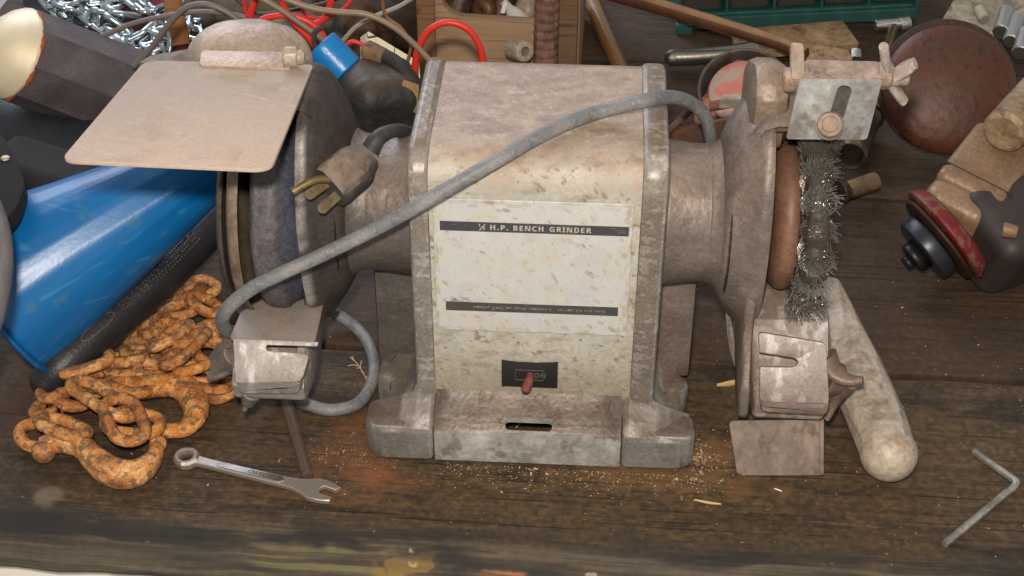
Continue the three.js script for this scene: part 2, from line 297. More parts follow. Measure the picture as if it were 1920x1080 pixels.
{ // --- base
  const plan = new THREE.Shape();
  const pts = [[-.116, -.0895], [-.116, -.062], [-.106, -.058], [-.101, -.046], [-.106, -.036], [-.114, -.034], [-.113, -.012], [-.103, -.004], [-.104, .012], [-.113, .018], [-.113, .075], [.115, .075], [.115, .012], [.104, .004], [.104, -.018], [.114, -.026], [.113, -.036], [.104, -.042], [.1, -.052], [.106, -.062], [.116, -.066], [.117, -.0895], [.0655, -.0895], [.0655, -.044], [-.0672, -.044], [-.0672, -.0895]];
  const rr = pts.map((_, i) => i === 0 || i === 21 ? .014 : i > 21 ? .0015 : .007);
  const bg = extr(roundShape(pts, rr), .0325, .006, 4, 8).rotateX(-Math.PI / 2);       // plan y = -z
  // the casting swells up towards the motor; the front slopes down to a rounded edge
  const slope = (o, zmin) => { const s = new THREE.Shape(); s.moveTo(zmin, .003); s.lineTo(.0905 + o, .003); s.lineTo(.0900 + o, .0255); s.quadraticCurveTo(.0898 + o, .0325 + o, .0835, .0345 + o); s.quadraticCurveTo(.0735, .0400 + o, .0660, .0468 + o); s.lineTo(zmin, .0468 + o); s.closePath(); return s; };
  const seg = (x0, x1, o, bev, zmin = .03) => basis(extr(slope(o, zmin), x1 - x0, bev, 4, 10, 14), V(x1, 0, 0), V(0, 0, 1), V(0, 1, 0));
  const foot = (x0, x1) => { const g = seg(x0, x1, 0, .004, .064), p = g.attributes.position; for (let i = 0; i < p.count; i++) { const e = Math.abs(p.getX(i) - .0005), t = sstep(.070, .113, e), y = p.getY(i); if (y > .028) p.setY(i, lerp(y, .028 + (y - .028) * .22, t)); if (p.getZ(i) > .07) p.setZ(i, p.getZ(i) - .010 * sstep(.104, .116, e)); } g.computeVertexNormals(); return toCreasedNormals(g, .9); };
  const fr = new THREE.BoxGeometry(1, 1, 1, 12, 8, 12); const q = fr.attributes.position;
  for (let i = 0; i < q.count; i++) { const t = q.getY(i) + .5, k = Math.sqrt(t); q.setXYZ(i, q.getX(i) * lerp(.206, .166, k) + .002, .0315 + t * t * .017, q.getZ(i) * lerp(.150, .130, k) - .002); }
  fr.computeVertexNormals();
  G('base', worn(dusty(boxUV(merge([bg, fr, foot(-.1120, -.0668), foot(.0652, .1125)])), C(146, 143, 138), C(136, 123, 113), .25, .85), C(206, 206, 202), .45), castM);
  // sheet cover between the feet with a drain slot cut through
  const cov = new Brush(seg(-.0662, .0646, .0006, .0006)); cov.updateMatrixWorld();
  const slotS = roundShape([[-.0165, -.0034], [.0165, -.0034], [.0165, .0034], [-.0165, .0034]], .0032);
  const cut = new Brush(prep(new THREE.ExtrudeGeometry(slotS, { depth: .08, bevelEnabled: false }).rotateX(-Math.PI / 2)).translate(0, -.01, .0852)); cut.updateMatrixWorld();
  const ev = new Evaluator(); ev.attributes = ['position', 'normal', 'uv'];
  const inner = new Brush(seg(-.0650, .0634, -.0020, .0004, .02).translate(0, -.0005, 0)); inner.updateMatrixWorld();
  const hollow = ev.evaluate(cov, inner, SUBTRACTION); hollow.updateMatrixWorld(); const res = ev.evaluate(hollow, cut, SUBTRACTION).geometry;
  G('base_cover', dusty(boxUV(res), C(196, 196, 190), C(132, 116, 103), .2, .7, 1, 90, .9), mat({ vc: true, map: grime, r: .45, m: .1, bump: fineBump, bs: .0003 }));
  // upright ends of the frame under the bosses
  for (const s of [-1, 1]) G('pedestal', dusty(boxUV(sx([[-.05, .02], [.012, .02], [.006, .12], [-.045, .12]], s < 0 ? -.1155 : .06, s < 0 ? -.06 : .115, .004, .003)), s < 0 ? C(112, 107, 103) : castBrown, dustTan, .3, .9), castM);
}
// --- motor housing: a painted sheet wrapped over front, top and back
const HB = .066, HT = .238, HZ = -.080, HR = .024, x0h = -.0665, x1h = .0695;
const prof = []; { const a = (cz, cy, t0) => { for (let i = 0; i <= 8; i++) { const t = t0 + i / 8 * Math.PI / 2; prof.push([cz + HR * Math.cos(t), cy + HR * Math.sin(t)]); } }; prof.push([HB, .04]); for (let i = 1; i < 10; i++) prof.push([HB, .04 + i * .0174]); a(HB - HR, HT - HR, 0); a(HZ + HR, HT - HR, Math.PI / 2); prof.push([HZ, .04]); }
const plen = [0]; for (let i = 1; i < prof.length; i++) plen.push(plen[i - 1] + Math.hypot(prof[i][0] - prof[i - 1][0], prof[i][1] - prof[i - 1][1])); const PL = plen.at(-1);
const housingMap = tex(1024, 2048, (u, v) => {                  // beige paint below, brown grinding dust lying on the top
  const x = u * .136, s = v * PL, n = fbm(x * 90, s * 90, 201, 4), st = fbm(x * 60 + s * 40, s * 160 - x * 50, 202, 4), sp = fbm(x * 420, s * 420, 203, 3), big = fbm(x * 22, s * 22, 204, 4);
  let c = mix3(C(206, 200, 184), C(184, 180, 170), big); c = mix3(c, C(184, 166, 136), sstep(.5, .78, n) * .36);
  c = mix3(c, C(124, 96, 66), sstep(.64, .76, fbm(x * 230 + s * 70, s * 230, 205, 3)) * .5); c = mix3(c, C(140, 124, 106), sstep(.58, .76, st) * .34);
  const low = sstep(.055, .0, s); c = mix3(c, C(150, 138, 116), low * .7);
  const d = sstep(.178, .214, s + (big - .5) * .05 + (sp - .5) * .03) * (1 - sstep(.33, .36, s) * .3);
  let du = mix3(C(182, 158, 134), C(160, 138, 119), sstep(.3, .7, st * .6 + n * .4)); du = mix3(du, C(120, 100, 92), sstep(.58, .72, fbm(x * 40 + s * 25, s * 70, 207, 4)) * .28);
  du = mix3(du, C(206, 190, 168), sstep(.74, .8, fbm(x * 160, s * 160, 208, 3)) * .5);
  c = mix3(c, du, d); const k = .95 + (sp - .5) * .2; return [c[0] * k, c[1] * k, c[2] * k];
});
{
  const pos = [], uv = [], nor = [], idx = [], nx = 10;
  const nrm = prof.map((p, i) => { const a = prof[Math.max(0, i - 1)], b = prof[Math.min(prof.length - 1, i + 1)], l = Math.hypot(b[0] - a[0], b[1] - a[1]); return [(b[1] - a[1]) / l, -(b[0] - a[0]) / l]; });
  for (let i = 0; i <= nx; i++) prof.forEach(([z, y], j) => { pos.push(lerp(x0h, x1h, i / nx), y, z); nor.push(0, nrm[j][1], nrm[j][0]); uv.push(i / nx, plen[j] / PL); });
  const m = prof.length; for (let i = 0; i < nx; i++) for (let j = 0; j < m - 1; j++) { const a = i * m + j, b = a + m; idx.push(a, b, a + 1, b, b + 1, a + 1); }
  const g = new THREE.BufferGeometry(); g.setAttribute('position', new THREE.Float32BufferAttribute(pos, 3)); g.setAttribute('normal', new THREE.Float32BufferAttribute(nor, 3)); g.setAttribute('uv', new THREE.Float32BufferAttribute(uv, 2)); g.setIndex(idx);
  G('motor_housing', g, mat({ map: housingMap, r: .4, bump: fineBump, bs: .0003, two: true }));
}
function bell(x0, x1, inner) {                                  // cast end bell, rim a little proud of the sheet
  const o = .0022, P = [[HB + o, .036]]; const a = (cz, cy, t0, R) => { for (let i = 0; i <= 6; i++) { const t = t0 + i / 6 * Math.PI / 2; P.push([cz + R * Math.cos(t), cy + R * Math.sin(t)]); } };
  a(HB - HR, HT - HR, 0, HR + o); a(HZ + HR, HT - HR, Math.PI / 2, HR + o); P.push([HZ - o, .036]);
  const s = new THREE.Shape(P.map(([z, y]) => new THREE.Vector2(z, y)));
  return basis(extr(s, x1 - x0, .0045, 4), V(x1, 0, 0), V(0, 0, 1), V(0, 1, 0));
}
const bellMap = tex(512, 512, (u, v) => {
  const n = fbm(u * 5, v * 8, 221, 5, 5, 8), f = sstep(.56, .60, fbm(u * 14, v * 20, 222, 4, 14, 20)), k = .9 + (fbm(u * 70, v * 70, 223, 3, 70) - .5) * .3;
  let c = mix3(C(176, 170, 160), C(148, 138, 128), n); c = mix3(c, C(208, 208, 202), f * .6); return [c[0] * k, c[1] * k, c[2] * k];
}, true, 1 / 0.09);
{
  const bm = mat({ vc: true, map: bellMap, r: .4, m: .1, bump: castBump, bs: .0005 });
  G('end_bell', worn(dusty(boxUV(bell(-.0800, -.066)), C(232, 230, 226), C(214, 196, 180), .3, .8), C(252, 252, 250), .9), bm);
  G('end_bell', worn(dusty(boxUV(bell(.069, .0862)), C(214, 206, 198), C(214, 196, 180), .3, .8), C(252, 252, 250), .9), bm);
  // bosses that carry the shaft out to the wheels
  const bossL = lath([[.0, 0], [.053, 0], [.0495, .006], [.0475, .022], [.0472, .0335], [.0462, .0343], [.0472, .0351], [.0478, .041], [.0495, .0450], [.053, .0495], [.058, .0528], [.0, .0528]], V(-.078, .16, 0), V(-.145, .16, 0), 64);
  const bossR = lath([[.0, 0], [.053, 0], [.050, .006], [.0478, .022], [.0476, .0315], [.0463, .0324], [.0476, .0333], [.0478, .034], [.0495, .0380], [.053, .0425], [.058, .0458], [.0, .0458]], V(.084, .16, 0), V(.142, .16, 0), 64);
  G('shaft_boss', dusty(boxUV(bossL), C(112, 105, 100), C(146, 133, 123), .1, .9), castM);
  G('shaft_boss', dusty(boxUV(bossR), C(138, 127, 119), C(162, 147, 136), .1, .9), castM);
}
// --- name plate and switch on the front panel
{
  const cv = document.createElement('canvas'); cv.width = 1024; cv.height = 860; const x = cv.getContext('2d');
  x.fillStyle = '#c5c4be'; x.fillRect(0, 0, 1024, 860);
  x.save(); x.globalAlpha = .9;
  for (let i = 0; i < 420; i++) { const r = rnd(14, 80); x.globalAlpha = rnd(.03, .16); x.fillStyle = ['#b29a72', '#b6b7c0', '#d4d0c2', '#c4c4ca', '#c5ae86'][Math.floor(rnd(0, 5))]; x.beginPath(); x.ellipse(rnd(0, 1024), rnd(0, 860), r, r * rnd(.3, .8), rnd(0, 3), 0, 7); x.fill(); }
  x.restore();
  x.fillStyle = '#434146'; x.fillRect(34, 138, 972, 60);
  x.fillStyle = '#474443'; x.fillRect(52, 664, 920, 60);
  x.fillStyle = '#b9b4a8'; x.textBaseline = 'alphabetic'; x.font = 'bold 44px sans-serif';
  x.font = 'bold 26px sans-serif'; x.fillText('1', 232, 168); x.fillText('3', 254, 186); x.lineWidth = 4; x.strokeStyle = '#d6d0c2'; x.beginPath(); x.moveTo(238, 190); x.lineTo(268, 150); x.stroke();
  x.font = 'bold 45px sans-serif'; let tx = 290; for (const w of ['H.P.', 'BENCH', 'GRINDER']) { x.save(); x.translate(tx, 185); x.scale(w === 'H.P.' ? 1.05 : 1.0, 1); for (const ch of w) { x.fillText(ch, 0, 0); x.translate(x.measureText(ch).width + 3, 0); tx += (x.measureText(ch).width + 3); } x.restore(); tx += 22; }
  x.globalAlpha = .35; x.font = '20px sans-serif'; for (let i = 0; i < 3; i++) { x.fillStyle = '#c9c3b4'; x.fillRect(rnd(900, 960), 150 + i * 12, 30, 4); }
  x.globalAlpha = .5; x.fillStyle = '#b9b3a6';
  for (let i = 0; i < 64; i++) if (rnd() > .25) x.fillRect(200 + i * 11, rnd(686, 692), rnd(4, 9), rnd(8, 16));   // worn, unreadable small print
  x.globalAlpha = 1;
  for (let i = 0; i < 520; i++) { const r = rnd(1, 6) * (rnd() > .9 ? 3 : 1); x.globalAlpha = rnd(.08, .34); x.fillStyle = ['#7d6748', '#94805c', '#5e523f', '#a08258', '#8b8175'][Math.floor(rnd(0, 5))]; x.beginPath(); x.ellipse(rnd(0, 1024), rnd(0, 860), r * 1.6, r * .8, rnd(.2, 1.3), 0, 7); x.fill(); }
  for (let i = 0; i < 26; i++) { x.globalAlpha = rnd(.05, .18); x.fillStyle = ['#6b5638', '#8a7048', '#55483a'][Math.floor(rnd(0, 3))]; x.beginPath(); x.ellipse(rnd(0, 1024), rnd(0, 860), rnd(14, 40), rnd(6, 14), rnd(.4, 1.2), 0, 7); x.fill(); }
  for (let i = 0; i < 60; i++) { x.globalAlpha = rnd(.05, .2); x.fillStyle = '#4a3f33'; x.beginPath(); x.ellipse(rnd(70, 190), rnd(635, 715), rnd(8, 26), rnd(5, 12), .5, 0, 7); x.fill(); }
  for (let i = 0; i < 150; i++) { x.globalAlpha = rnd(.1, .5); x.strokeStyle = i % 3 ? '#8f8a80' : '#e8e4d8'; x.lineWidth = rnd(1, 3); const a = rnd(0, 1024), b = i % 2 ? rnd(138, 198) : rnd(664, 724); x.beginPath(); x.moveTo(a, b); x.lineTo(a + rnd(4, 26), b + rnd(-8, 8)); x.stroke(); }
  for (let i = 0; i < 170; i++) { const s = Math.floor(rnd(0, 4)), t = rnd(), d = rnd() * rnd() * 60; x.globalAlpha = rnd(.06, .2); x.fillStyle = ['#7a6a52', '#8f8068', '#a39480'][i % 3]; x.beginPath(); x.ellipse(s < 2 ? t * 1024 : s === 2 ? d : 1024 - d, s < 2 ? (s ? d : 860 - d) : t * 860, rnd(8, 46), rnd(5, 16), s < 2 ? 0 : 1.57, 0, 7); x.fill(); }
  x.globalAlpha = 1; const lt = new THREE.CanvasTexture(cv); lt.colorSpace = THREE.SRGBColorSpace;
  const g = rbox(.1285, .1075, .0012, .0005, 2), p = g.attributes.position, uv = g.attributes.uv; for (let i = 0; i < p.count; i++) uv.setXY(i, p.getX(i) / .1285 + .5, p.getY(i) / .1075 + .5);
  const pl = G('name_plate', g.translate(.0005, .1565, HB + .0007), mat({ map: lt, r: .38, bump: fineBump, bs: .0001 }), 'cream name plate with two black bars');
  const sw = new THREE.Shape(); sw.moveTo(-.0195, -.0115); sw.lineTo(.0195, -.0115); sw.lineTo(.0195, .0115); sw.quadraticCurveTo(0, .0085, -.0195, .0115); sw.closePath();
  const s = G('switch_plate', extr(sw, .0022, .0005).translate(-.0005, .0655, HB), mat({ c: C(30, 29, 28), r: .45, bump: fineBump, bs: .0002 }), 'black switch plate');
  const fr = []; for (const [w, h, a, b] of [[.020, .0006, 0, .0045], [.020, .0006, 0, -.0045], [.0006, .009, -.0098, 0], [.0006, .009, .0098, 0]]) fr.push(rbox(w, h, .0008, .0002, 1).translate(-.0005 + a, .0655 + b, HB + .0024));
  G('window_rim', merge(fr), mat({ c: C(74, 72, 70), r: .5 }), null, s);
  const f = await new FontLoader().loadAsync('fonts/droid/droid_sans_bold.typeface.json');
  const on = new TextGeometry('ON', { font: f, size: .0042, depth: .0004, curveSegments: 3 }); G('lettering', prep(on).translate(.0022, .0634, HB + .0022), mat({ c: C(86, 84, 80), r: .5 }), null, s);
  const tg = tube([V(0, .066, HB + .001), V(-.0004, .0645, HB + .0065), V(-.0022, .0622, HB + .0115), V(-.0036, .0603, HB + .0145)], (t) => [lerp(.0026, .0036, Math.min(1, t * 1.6)) * (t > .85 ? 1 - (t - .85) * 3.2 : 1), .0026], 16, 12);
  G('toggle', tg, mat({ c: C(148, 78, 70), map: grime, r: .6, bump: fineBump, bs: .0003 }), 'red toggle lever', s);
}
// --- wheel guards
function guard(dir, X, R, w, zf, web) {                          // dished flank, wall round top, back and underside, web down to the tool rest
  const a = V(X, .16, 0), b = V(X + dir, .16, 0), d2r = Math.PI / 180, s0 = 72, sl = 200;
  const fl = prep(toCreasedNormals(lath([[.040, -.021], [.052, -.0185], [.064, -.013], [.076, -.0065], [R - .009, -.001], [R - .004, .003], [R - .001, .0085], [R - .0025, .011], [R - .006, .0105], [R - .012, .0065], [.072, .001], [.055, -.011], [.040, -.015]], a, b, 96), 1.0));
  { const p = fl.attributes.position, k = zf / R; for (let i = 0; i < p.count; i++) { const z = p.getZ(i), r = Math.hypot(z, p.getY(i) - .16); if (z > 0) p.setZ(i, z * lerp(1, k, sstep(0, .03, z) * sstep(.050, .084, r))); } fl.computeVertexNormals(); }
  const wb = basis(extr(roundShape(web, .012), .007, .003, 4, 6), V(dir < 0 ? X - .0075 : X + .0075, 0, 0), V(0, 0, 1), V(0, 1, 0));
  const wl = lath([[R - .02, .0015], [R - .011, .001], [R - .004, .004], [R, .012], [R, w - .002], [R - .002, w], [R - .0045, w], [R - .0045, .012], [R - .011, .0065], [R - .02, .0065]], a, b, 72, dir < 0 ? s0 * d2r : -(s0 + sl) * d2r, sl * d2r);
  return merge([toCreasedNormals(fl, 1.0), wb, toCreasedNormals(prep(wl), .8)]);
}
const gL = guard(-1, -.1435, .095, .054, .066, [[-.055, .095], [-.01, .15], [.046, .14], [.050, .102], [.100, .097], [.109, .082], [.107, .068], [.06, .052]]);
{ dusty(boxUV(gL), C(80, 73, 70), C(152, 137, 126), .6, 1.08, .9); const p = gL.attributes.position, c = gL.attributes.color, A = lin(C(190, 188, 184)); for (let i = 0; i < p.count; i++) { const t = sstep(-.1462, -.1492, p.getX(i)) * sstep(.02, .04, p.getZ(i)) * sstep(.3, .55, fbm(p.getY(i) * 60, p.getZ(i) * 60, 16, 3)) * .85; c.setXYZ(i, lerp(c.getX(i), A[0], t), lerp(c.getY(i), A[1], t), lerp(c.getZ(i), A[2], t)); } }
G('wheel_guard', gL, castM, 'left wheel guard');
const gR = guard(1, .1425, .092, .050, .062, [[-.055, .10], [-.01, .15], [.052, .145], [.062, .10], [.085, .066], [.085, .044], [.052, .045]]); { const p = gR.attributes.position; for (let i = 0; i < p.count; i++) p.setX(i, p.getX(i) + sstep(-.03, .08, p.getZ(i)) * .001); gR.computeVertexNormals(); }
G('wheel_guard', dusty(boxUV(toCreasedNormals(gR, .9)), C(136, 124, 115), C(164, 148, 136), .25, .95), castM, 'right wheel guard');
// --- abrasive wheel and outer covers on the left
{
  const wm = tex(256, 256, (u, v) => { const k = fbm(u * 40, v * 40, 241, 3, 40), a = fbm(u * 6, v * 6, 242, 4, 6), l = sstep(.66, .74, fbm(u * 50 + v * 20, v * 14, 243, 3)); let c = mix3(C(96, 98, 106), C(134, 132, 136), a); c = mix3(c, C(150, 148, 148), l * .4); const q = .75 + k * .5; return [c[0] * q, c[1] * q, c[2] * q]; }, true, 1 / .06);
  const wg = prep(toCreasedNormals(lath([[.012, 0], [.064, 0], [.0685, .003], [.0705, .0085], [.0725, .0115], [.0758, .0135], [.0768, .019], [.0762, .026], [.0735, .030], [.068, .0315], [.012, .0315]], V(-.1535, .16, 0), V(-.19, .16, 0), 90), 1.1));
  { const p = wg.attributes.position, c = new Float32Array(p.count * 3), A = lin(C(132, 138, 154)), B = lin(C(196, 188, 182)); for (let i = 0; i < p.count; i++) { const t = sstep(.0105, .0145, -.1535 - p.getX(i)); for (let k = 0; k < 3; k++) c[i * 3 + k] = lerp(A[k], B[k], t); } wg.setAttribute('color', new THREE.BufferAttribute(c, 3)); }
  G('grinding_wheel', boxUV(wg), mat({ map: wm, vc: true, r: .6, bump: castBump, bs: .0008 }), 'blue-grey abrasive wheel worn round on one side');
  G('wheel_cover', dusty(boxUV(lath([[.0, .004], [.05, .005], [.076, .002], [.0775, .0], [.0785, -.003], [.0795, -.003], [.079, .002], [.076, .005], [.05, .008], [.0, .008]], V(-.194, .158, -.002), V(-.26, .158, -.002), 64)), C(150, 134, 112), C(168, 152, 132), .2, .8), mat({ vc: true, map: grime, r: .7, bump: fineBump, bs: .0003 }), 'tan outer wheel cover');
  G('wheel_cover', dusty(boxUV(lath([[.0, .002], [.062, .003], [.0665, .001], [.068, .003], [.064, .006], [.0, .006]], V(-.204, .152, -.004), V(-.26, .152, -.004), 64)), C(92, 84, 74), C(130, 118, 104), .2, .8), mat({ vc: true, map: grime, r: .7 }), 'inner tan disc of the outer cover');
  // dusty hood over the back of the guard
  const hc = Z(468, 116, -.055), hood = new THREE.SphereGeometry(1, 48, 24), hq = hood.attributes.position;
  for (let i = 0; i < hq.count; i++) { const X = hq.getX(i), Yq = hq.getY(i), Zq = hq.getZ(i), f = 1 - .12 * fbm(X * 3 + 4, Yq * 3 + Zq * 2, 290, 2); hq.setXYZ(i, hc.x + Math.sign(X) * Math.abs(X) ** .85 * .0445, hc.y + Yq * .030 * f, hc.z + Zq * .034); } hood.computeVertexNormals();
  W('guard_hood', dusty(boxUV(hood), C(188, 168, 150), C(198, 178, 160), 0, .8), castM, 'dust-covered hood of the left guard');
}
// --- left tool rest and its bracket
{
  const rest = poly3([Y(430, 633, .106), Y(590, 641, .106), Y(611, 548, .106), Y(560, 546, .106), Y(541, 556, .106), Y(512, 556, .106), Y(496, 546, .106), Y(466, 549, .106)], .0032, [.003, .004, .003, .003, .006, .006, .003, .003], .0009);
  const rm = tex(256, 256, (u, v) => { const a = fbm(u * 5, v * 5, 251, 4, 5), b = fbm(u * 50, v * 50, 252, 3, 50); let c = mix3(C(160, 150, 140), C(142, 134, 126), b); c = mix3(c, C(156, 118, 96), sstep(.52, .7, a) * .45); return c; }, true, 1 / .055);
  W('tool_rest', boxUV(rest), mat({ map: rm, r: .55, m: .2, bump: fineBump, bs: .0003 }), 'left tool rest plate');
  const arm = sx([[-.03, .09], [.02, .068], [.062, .054], [.106, .066], [.108, .082], [.098, .092], [.05, .097], [-.01, .11]], -.200, -.150, .006, .003);
  const face = poly3([Z(441, 718, .1185), Z(565, 718, .1185), Z(581, 664, .1045), Z(500, 657, .1028), Z(499, 647, .1003), Z(594, 650, .101), Z(598, 641, .0988), Z(436, 634, .0975)], .004, [.003, .006, .004, .0015, .0015, .001, .001, .002], .001);
  const lip = poly3([Z(446, 742, .1184), Z(562, 742, .1184), Z(566, 718.5, .1184), Z(440, 718.5, .1184)], .010, .005, .004);
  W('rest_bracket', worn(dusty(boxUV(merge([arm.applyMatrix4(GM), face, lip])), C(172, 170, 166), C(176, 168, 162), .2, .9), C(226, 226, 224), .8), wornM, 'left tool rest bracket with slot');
  const b1 = rod(Z(472, 738, .108), Z(463, 758, .109), .0062, .0045), b2 = rod(Z(464, 754, .109), Z(458, 770, .1095), .0018);
  W('bolt', dusty(boxUV(merge([b1, b2])), C(128, 124, 118), C(150, 140, 130), .2, .9), castM2);
  const nut = [tube([Z(432, 640, .075), Z(415, 655, .073), Z(402, 668, .07)], (t) => [.006 * (1 - t * .2), .0035], 10, 12), tube([Z(432, 690, .08), Z(414, 698, .08), Z(396, 704, .078)], (t) => [.0062, .0035], 10, 12), rod(Z(440, 665, .08), Z(412, 690, .076), .008)];
  W('wing_nut', dusty(boxUV(merge(nut)), C(126, 122, 114), C(150, 138, 124), .2, .9), castM2);
}
// --- left spark shield
{
  const sp = Y(445, 142, .27), su = ((sp.x / .16) % 1 + 1) % 1, sv = ((sp.z / .16) % 1 + 1) % 1;
  const sm = tex(512, 512, (u, v) => { const a = fbm(u * 7, v * 7, 261, 5), b = fbm(u * 110, v * 110, 262, 3); let c = mix3(C(188, 167, 149), C(178, 159, 143), a); c = mix3(c, C(182, 158, 131), sstep(.5, .7, fbm(u * 3, v * 3, 263, 3)) * .5); const k = .97 + (b - .5) * .09; c = [c[0] * k, c[1] * k, c[2] * k];
    c = mix3(c, C(172, 146, 112), sstep(1.1, .7, Math.hypot((u - su) / .085, (v - sv) / .075) + (fbm(u * 14, v * 14, 264, 3) - .5) * .8) * .55); c = mix3(c, C(214, 200, 184), sstep(.74, .80, fbm(u * 8 + v * 5, v * 90 - u * 40, 266, 3)) * .3); c = mix3(c, C(150, 122, 98), sstep(.55, .8, fbm(u * 5 + 3, v * 5, 267, 4)) * .35); return mix3(c, C(150, 132, 118), sstep(.72, .82, fbm(u * 24, v * 24, 265, 3)) * .3); }, true, 1 / .16);
  const s = poly3([Y(112, 300, .288), Y(508, 318, .288), Y(588, 119, .268), Y(272, 112, .268)], .0026, [.010, .012, .004, .012], .0008);
  W('spark_shield', boxUV(s), mat({ map: sm, r: .8, bump: fineBump, bs: .0004 }), 'dusty left spark shield plate');
  W('shield_hinge', dusty(boxUV(poly3([Y(372, 122, .271), Y(545, 127, .271), Y(545, 96, .272), Y(376, 92, .272)], .007, .004, .002)), C(190, 165, 146), C(200, 176, 156), 0, .8), castM);
  W('bolt', dusty(boxUV(merge([rod(Y(530, 106, .276), Y(562, 106, .276), .0066, .0066, .002), rod(Y(555, 107, .277), Y(572, 108, .277), .0048, .0048, .002)])), C(196, 182, 168), C(206, 190, 172), 0, .8), castM);
  // bent grey deflector behind the shield
  const cur = [[262, 116], [285, 104], [330, 96], [352, 92], [372, 90]], gs = [];
  const pos = [], idx = [], N = 24, c1 = new THREE.CatmullRomCurve3(cur.map(([a, b]) => Z(a, b, -.05))), c2 = new THREE.CatmullRomCurve3([[285, 122], [320, 126], [340, 124], [362, 120], [382, 116]].map(([a, b]) => Z(a, b + 4, -.02)));
  for (let i = 0; i <= N; i++) for (const [c, o] of [[c1, 0], [c2, 0], [c2, .003], [c1, .003]]) { const p = c.getPoint(i / N); pos.push(p.x, p.y - o, p.z); }
  for (let i = 0; i < N; i++) for (let j = 0; j < 4; j++) { const a = i * 4 + j, b = i * 4 + (j + 1) % 4; idx.push(a, b, a + 4, b, b + 4, a + 4); }
  const dg = new THREE.BufferGeometry(); dg.setAttribute('position', new THREE.Float32BufferAttribute(pos, 3)); dg.setIndex(idx); const dn = prep(dg); dn.computeVertexNormals();
  W('deflector', dusty(boxUV(toCreasedNormals(dn, .9)), C(132, 126, 116), C(150, 140, 126), .1, .9), mat({ vc: true, map: grime, r: .8, two: true }), 'bent grey deflector strip');
}
// --- right tool rest, bracket and wing nut
{
  const arm = sx([[-.035, .09], [.02, .06], [.06, .046], [.084, .046], [.084, .062], [.07, .092], [.052, .108], [-.01, .115]], .148, .2025, .006, .003);
  { const p = arm.attributes.position; for (let i = 0; i < p.count; i++) if (p.getX(i) < .17) p.setX(i, p.getX(i) - sstep(.09, -.02, p.getZ(i)) * .012 + .006 * sstep(.04, .08, p.getZ(i))); arm.computeVertexNormals(); }
  const zb = .097, yb = Z(1425, 752, zb).y;
  const face = poly3([Z(1424, 754, zb), Z(1556, 758, zb), Z(1547, 640, .072), Z(1422, 621, .072), Z(1423, 661, .0805), Z(1490, 672, .0825), Z(1498, 680, .084), Z(1490, 689, .086), Z(1425, 688, .0855)], .0045, [.004, .005, .004, .003, .001, .003, .003, .003, .001], .0012);
  const lip = poly3([Z(1427, 776, .0968), Z(1553, 782, .0968), Z(1557, 758, .0968), Z(1423, 754.5, .0968)], .01, .005, .004);
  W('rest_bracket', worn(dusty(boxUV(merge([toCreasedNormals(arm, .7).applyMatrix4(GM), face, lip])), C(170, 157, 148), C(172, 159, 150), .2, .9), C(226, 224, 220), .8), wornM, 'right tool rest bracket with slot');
  const rp = poly3([Z(1382, 892, .089), Z(1545, 892, .089), Z(1545, 786, .067), Z(1366, 789, .067)], .003, [.004, .003, .002, .004], .0008);
  const fp = poly3([Z(1545, 892, .0905), Z(1546, 891, .062), Z(1549, 770, .05), Z(1545, 786, .0685)], .003, [.003, .003, .002, .002], .0008);
  W('tool_rest', dusty(boxUV(merge([rp, fp])), C(150, 133, 122), C(162, 144, 132), .2, .95), mat({ vc: true, map: grime, r: .65, bump: fineBump, bs: .0004 }), 'right tool rest plate, slipped down to the bench');
  const ear = [tube([Z(1548, 668, .06), Z(1566, 700, .066), Z(1592, 713, .07), Z(1618, 713, .072)], (t) => [.0125 * (1 - t) + .0032, .005 * (1 - t) + .0028], 20, 14), tube([Z(1548, 768, .06), Z(1566, 745, .06), Z(1594, 722, .068)], (t) => [.009 * (1 - t) + .003, .004], 14, 12), rod(Z(1545, 705, .062), Z(1575, 712, .06), .014, .011)];
  W('wing_nut', dusty(boxUV(merge(ear)), C(146, 124, 110), C(162, 140, 124), .2, .9), castM);
}
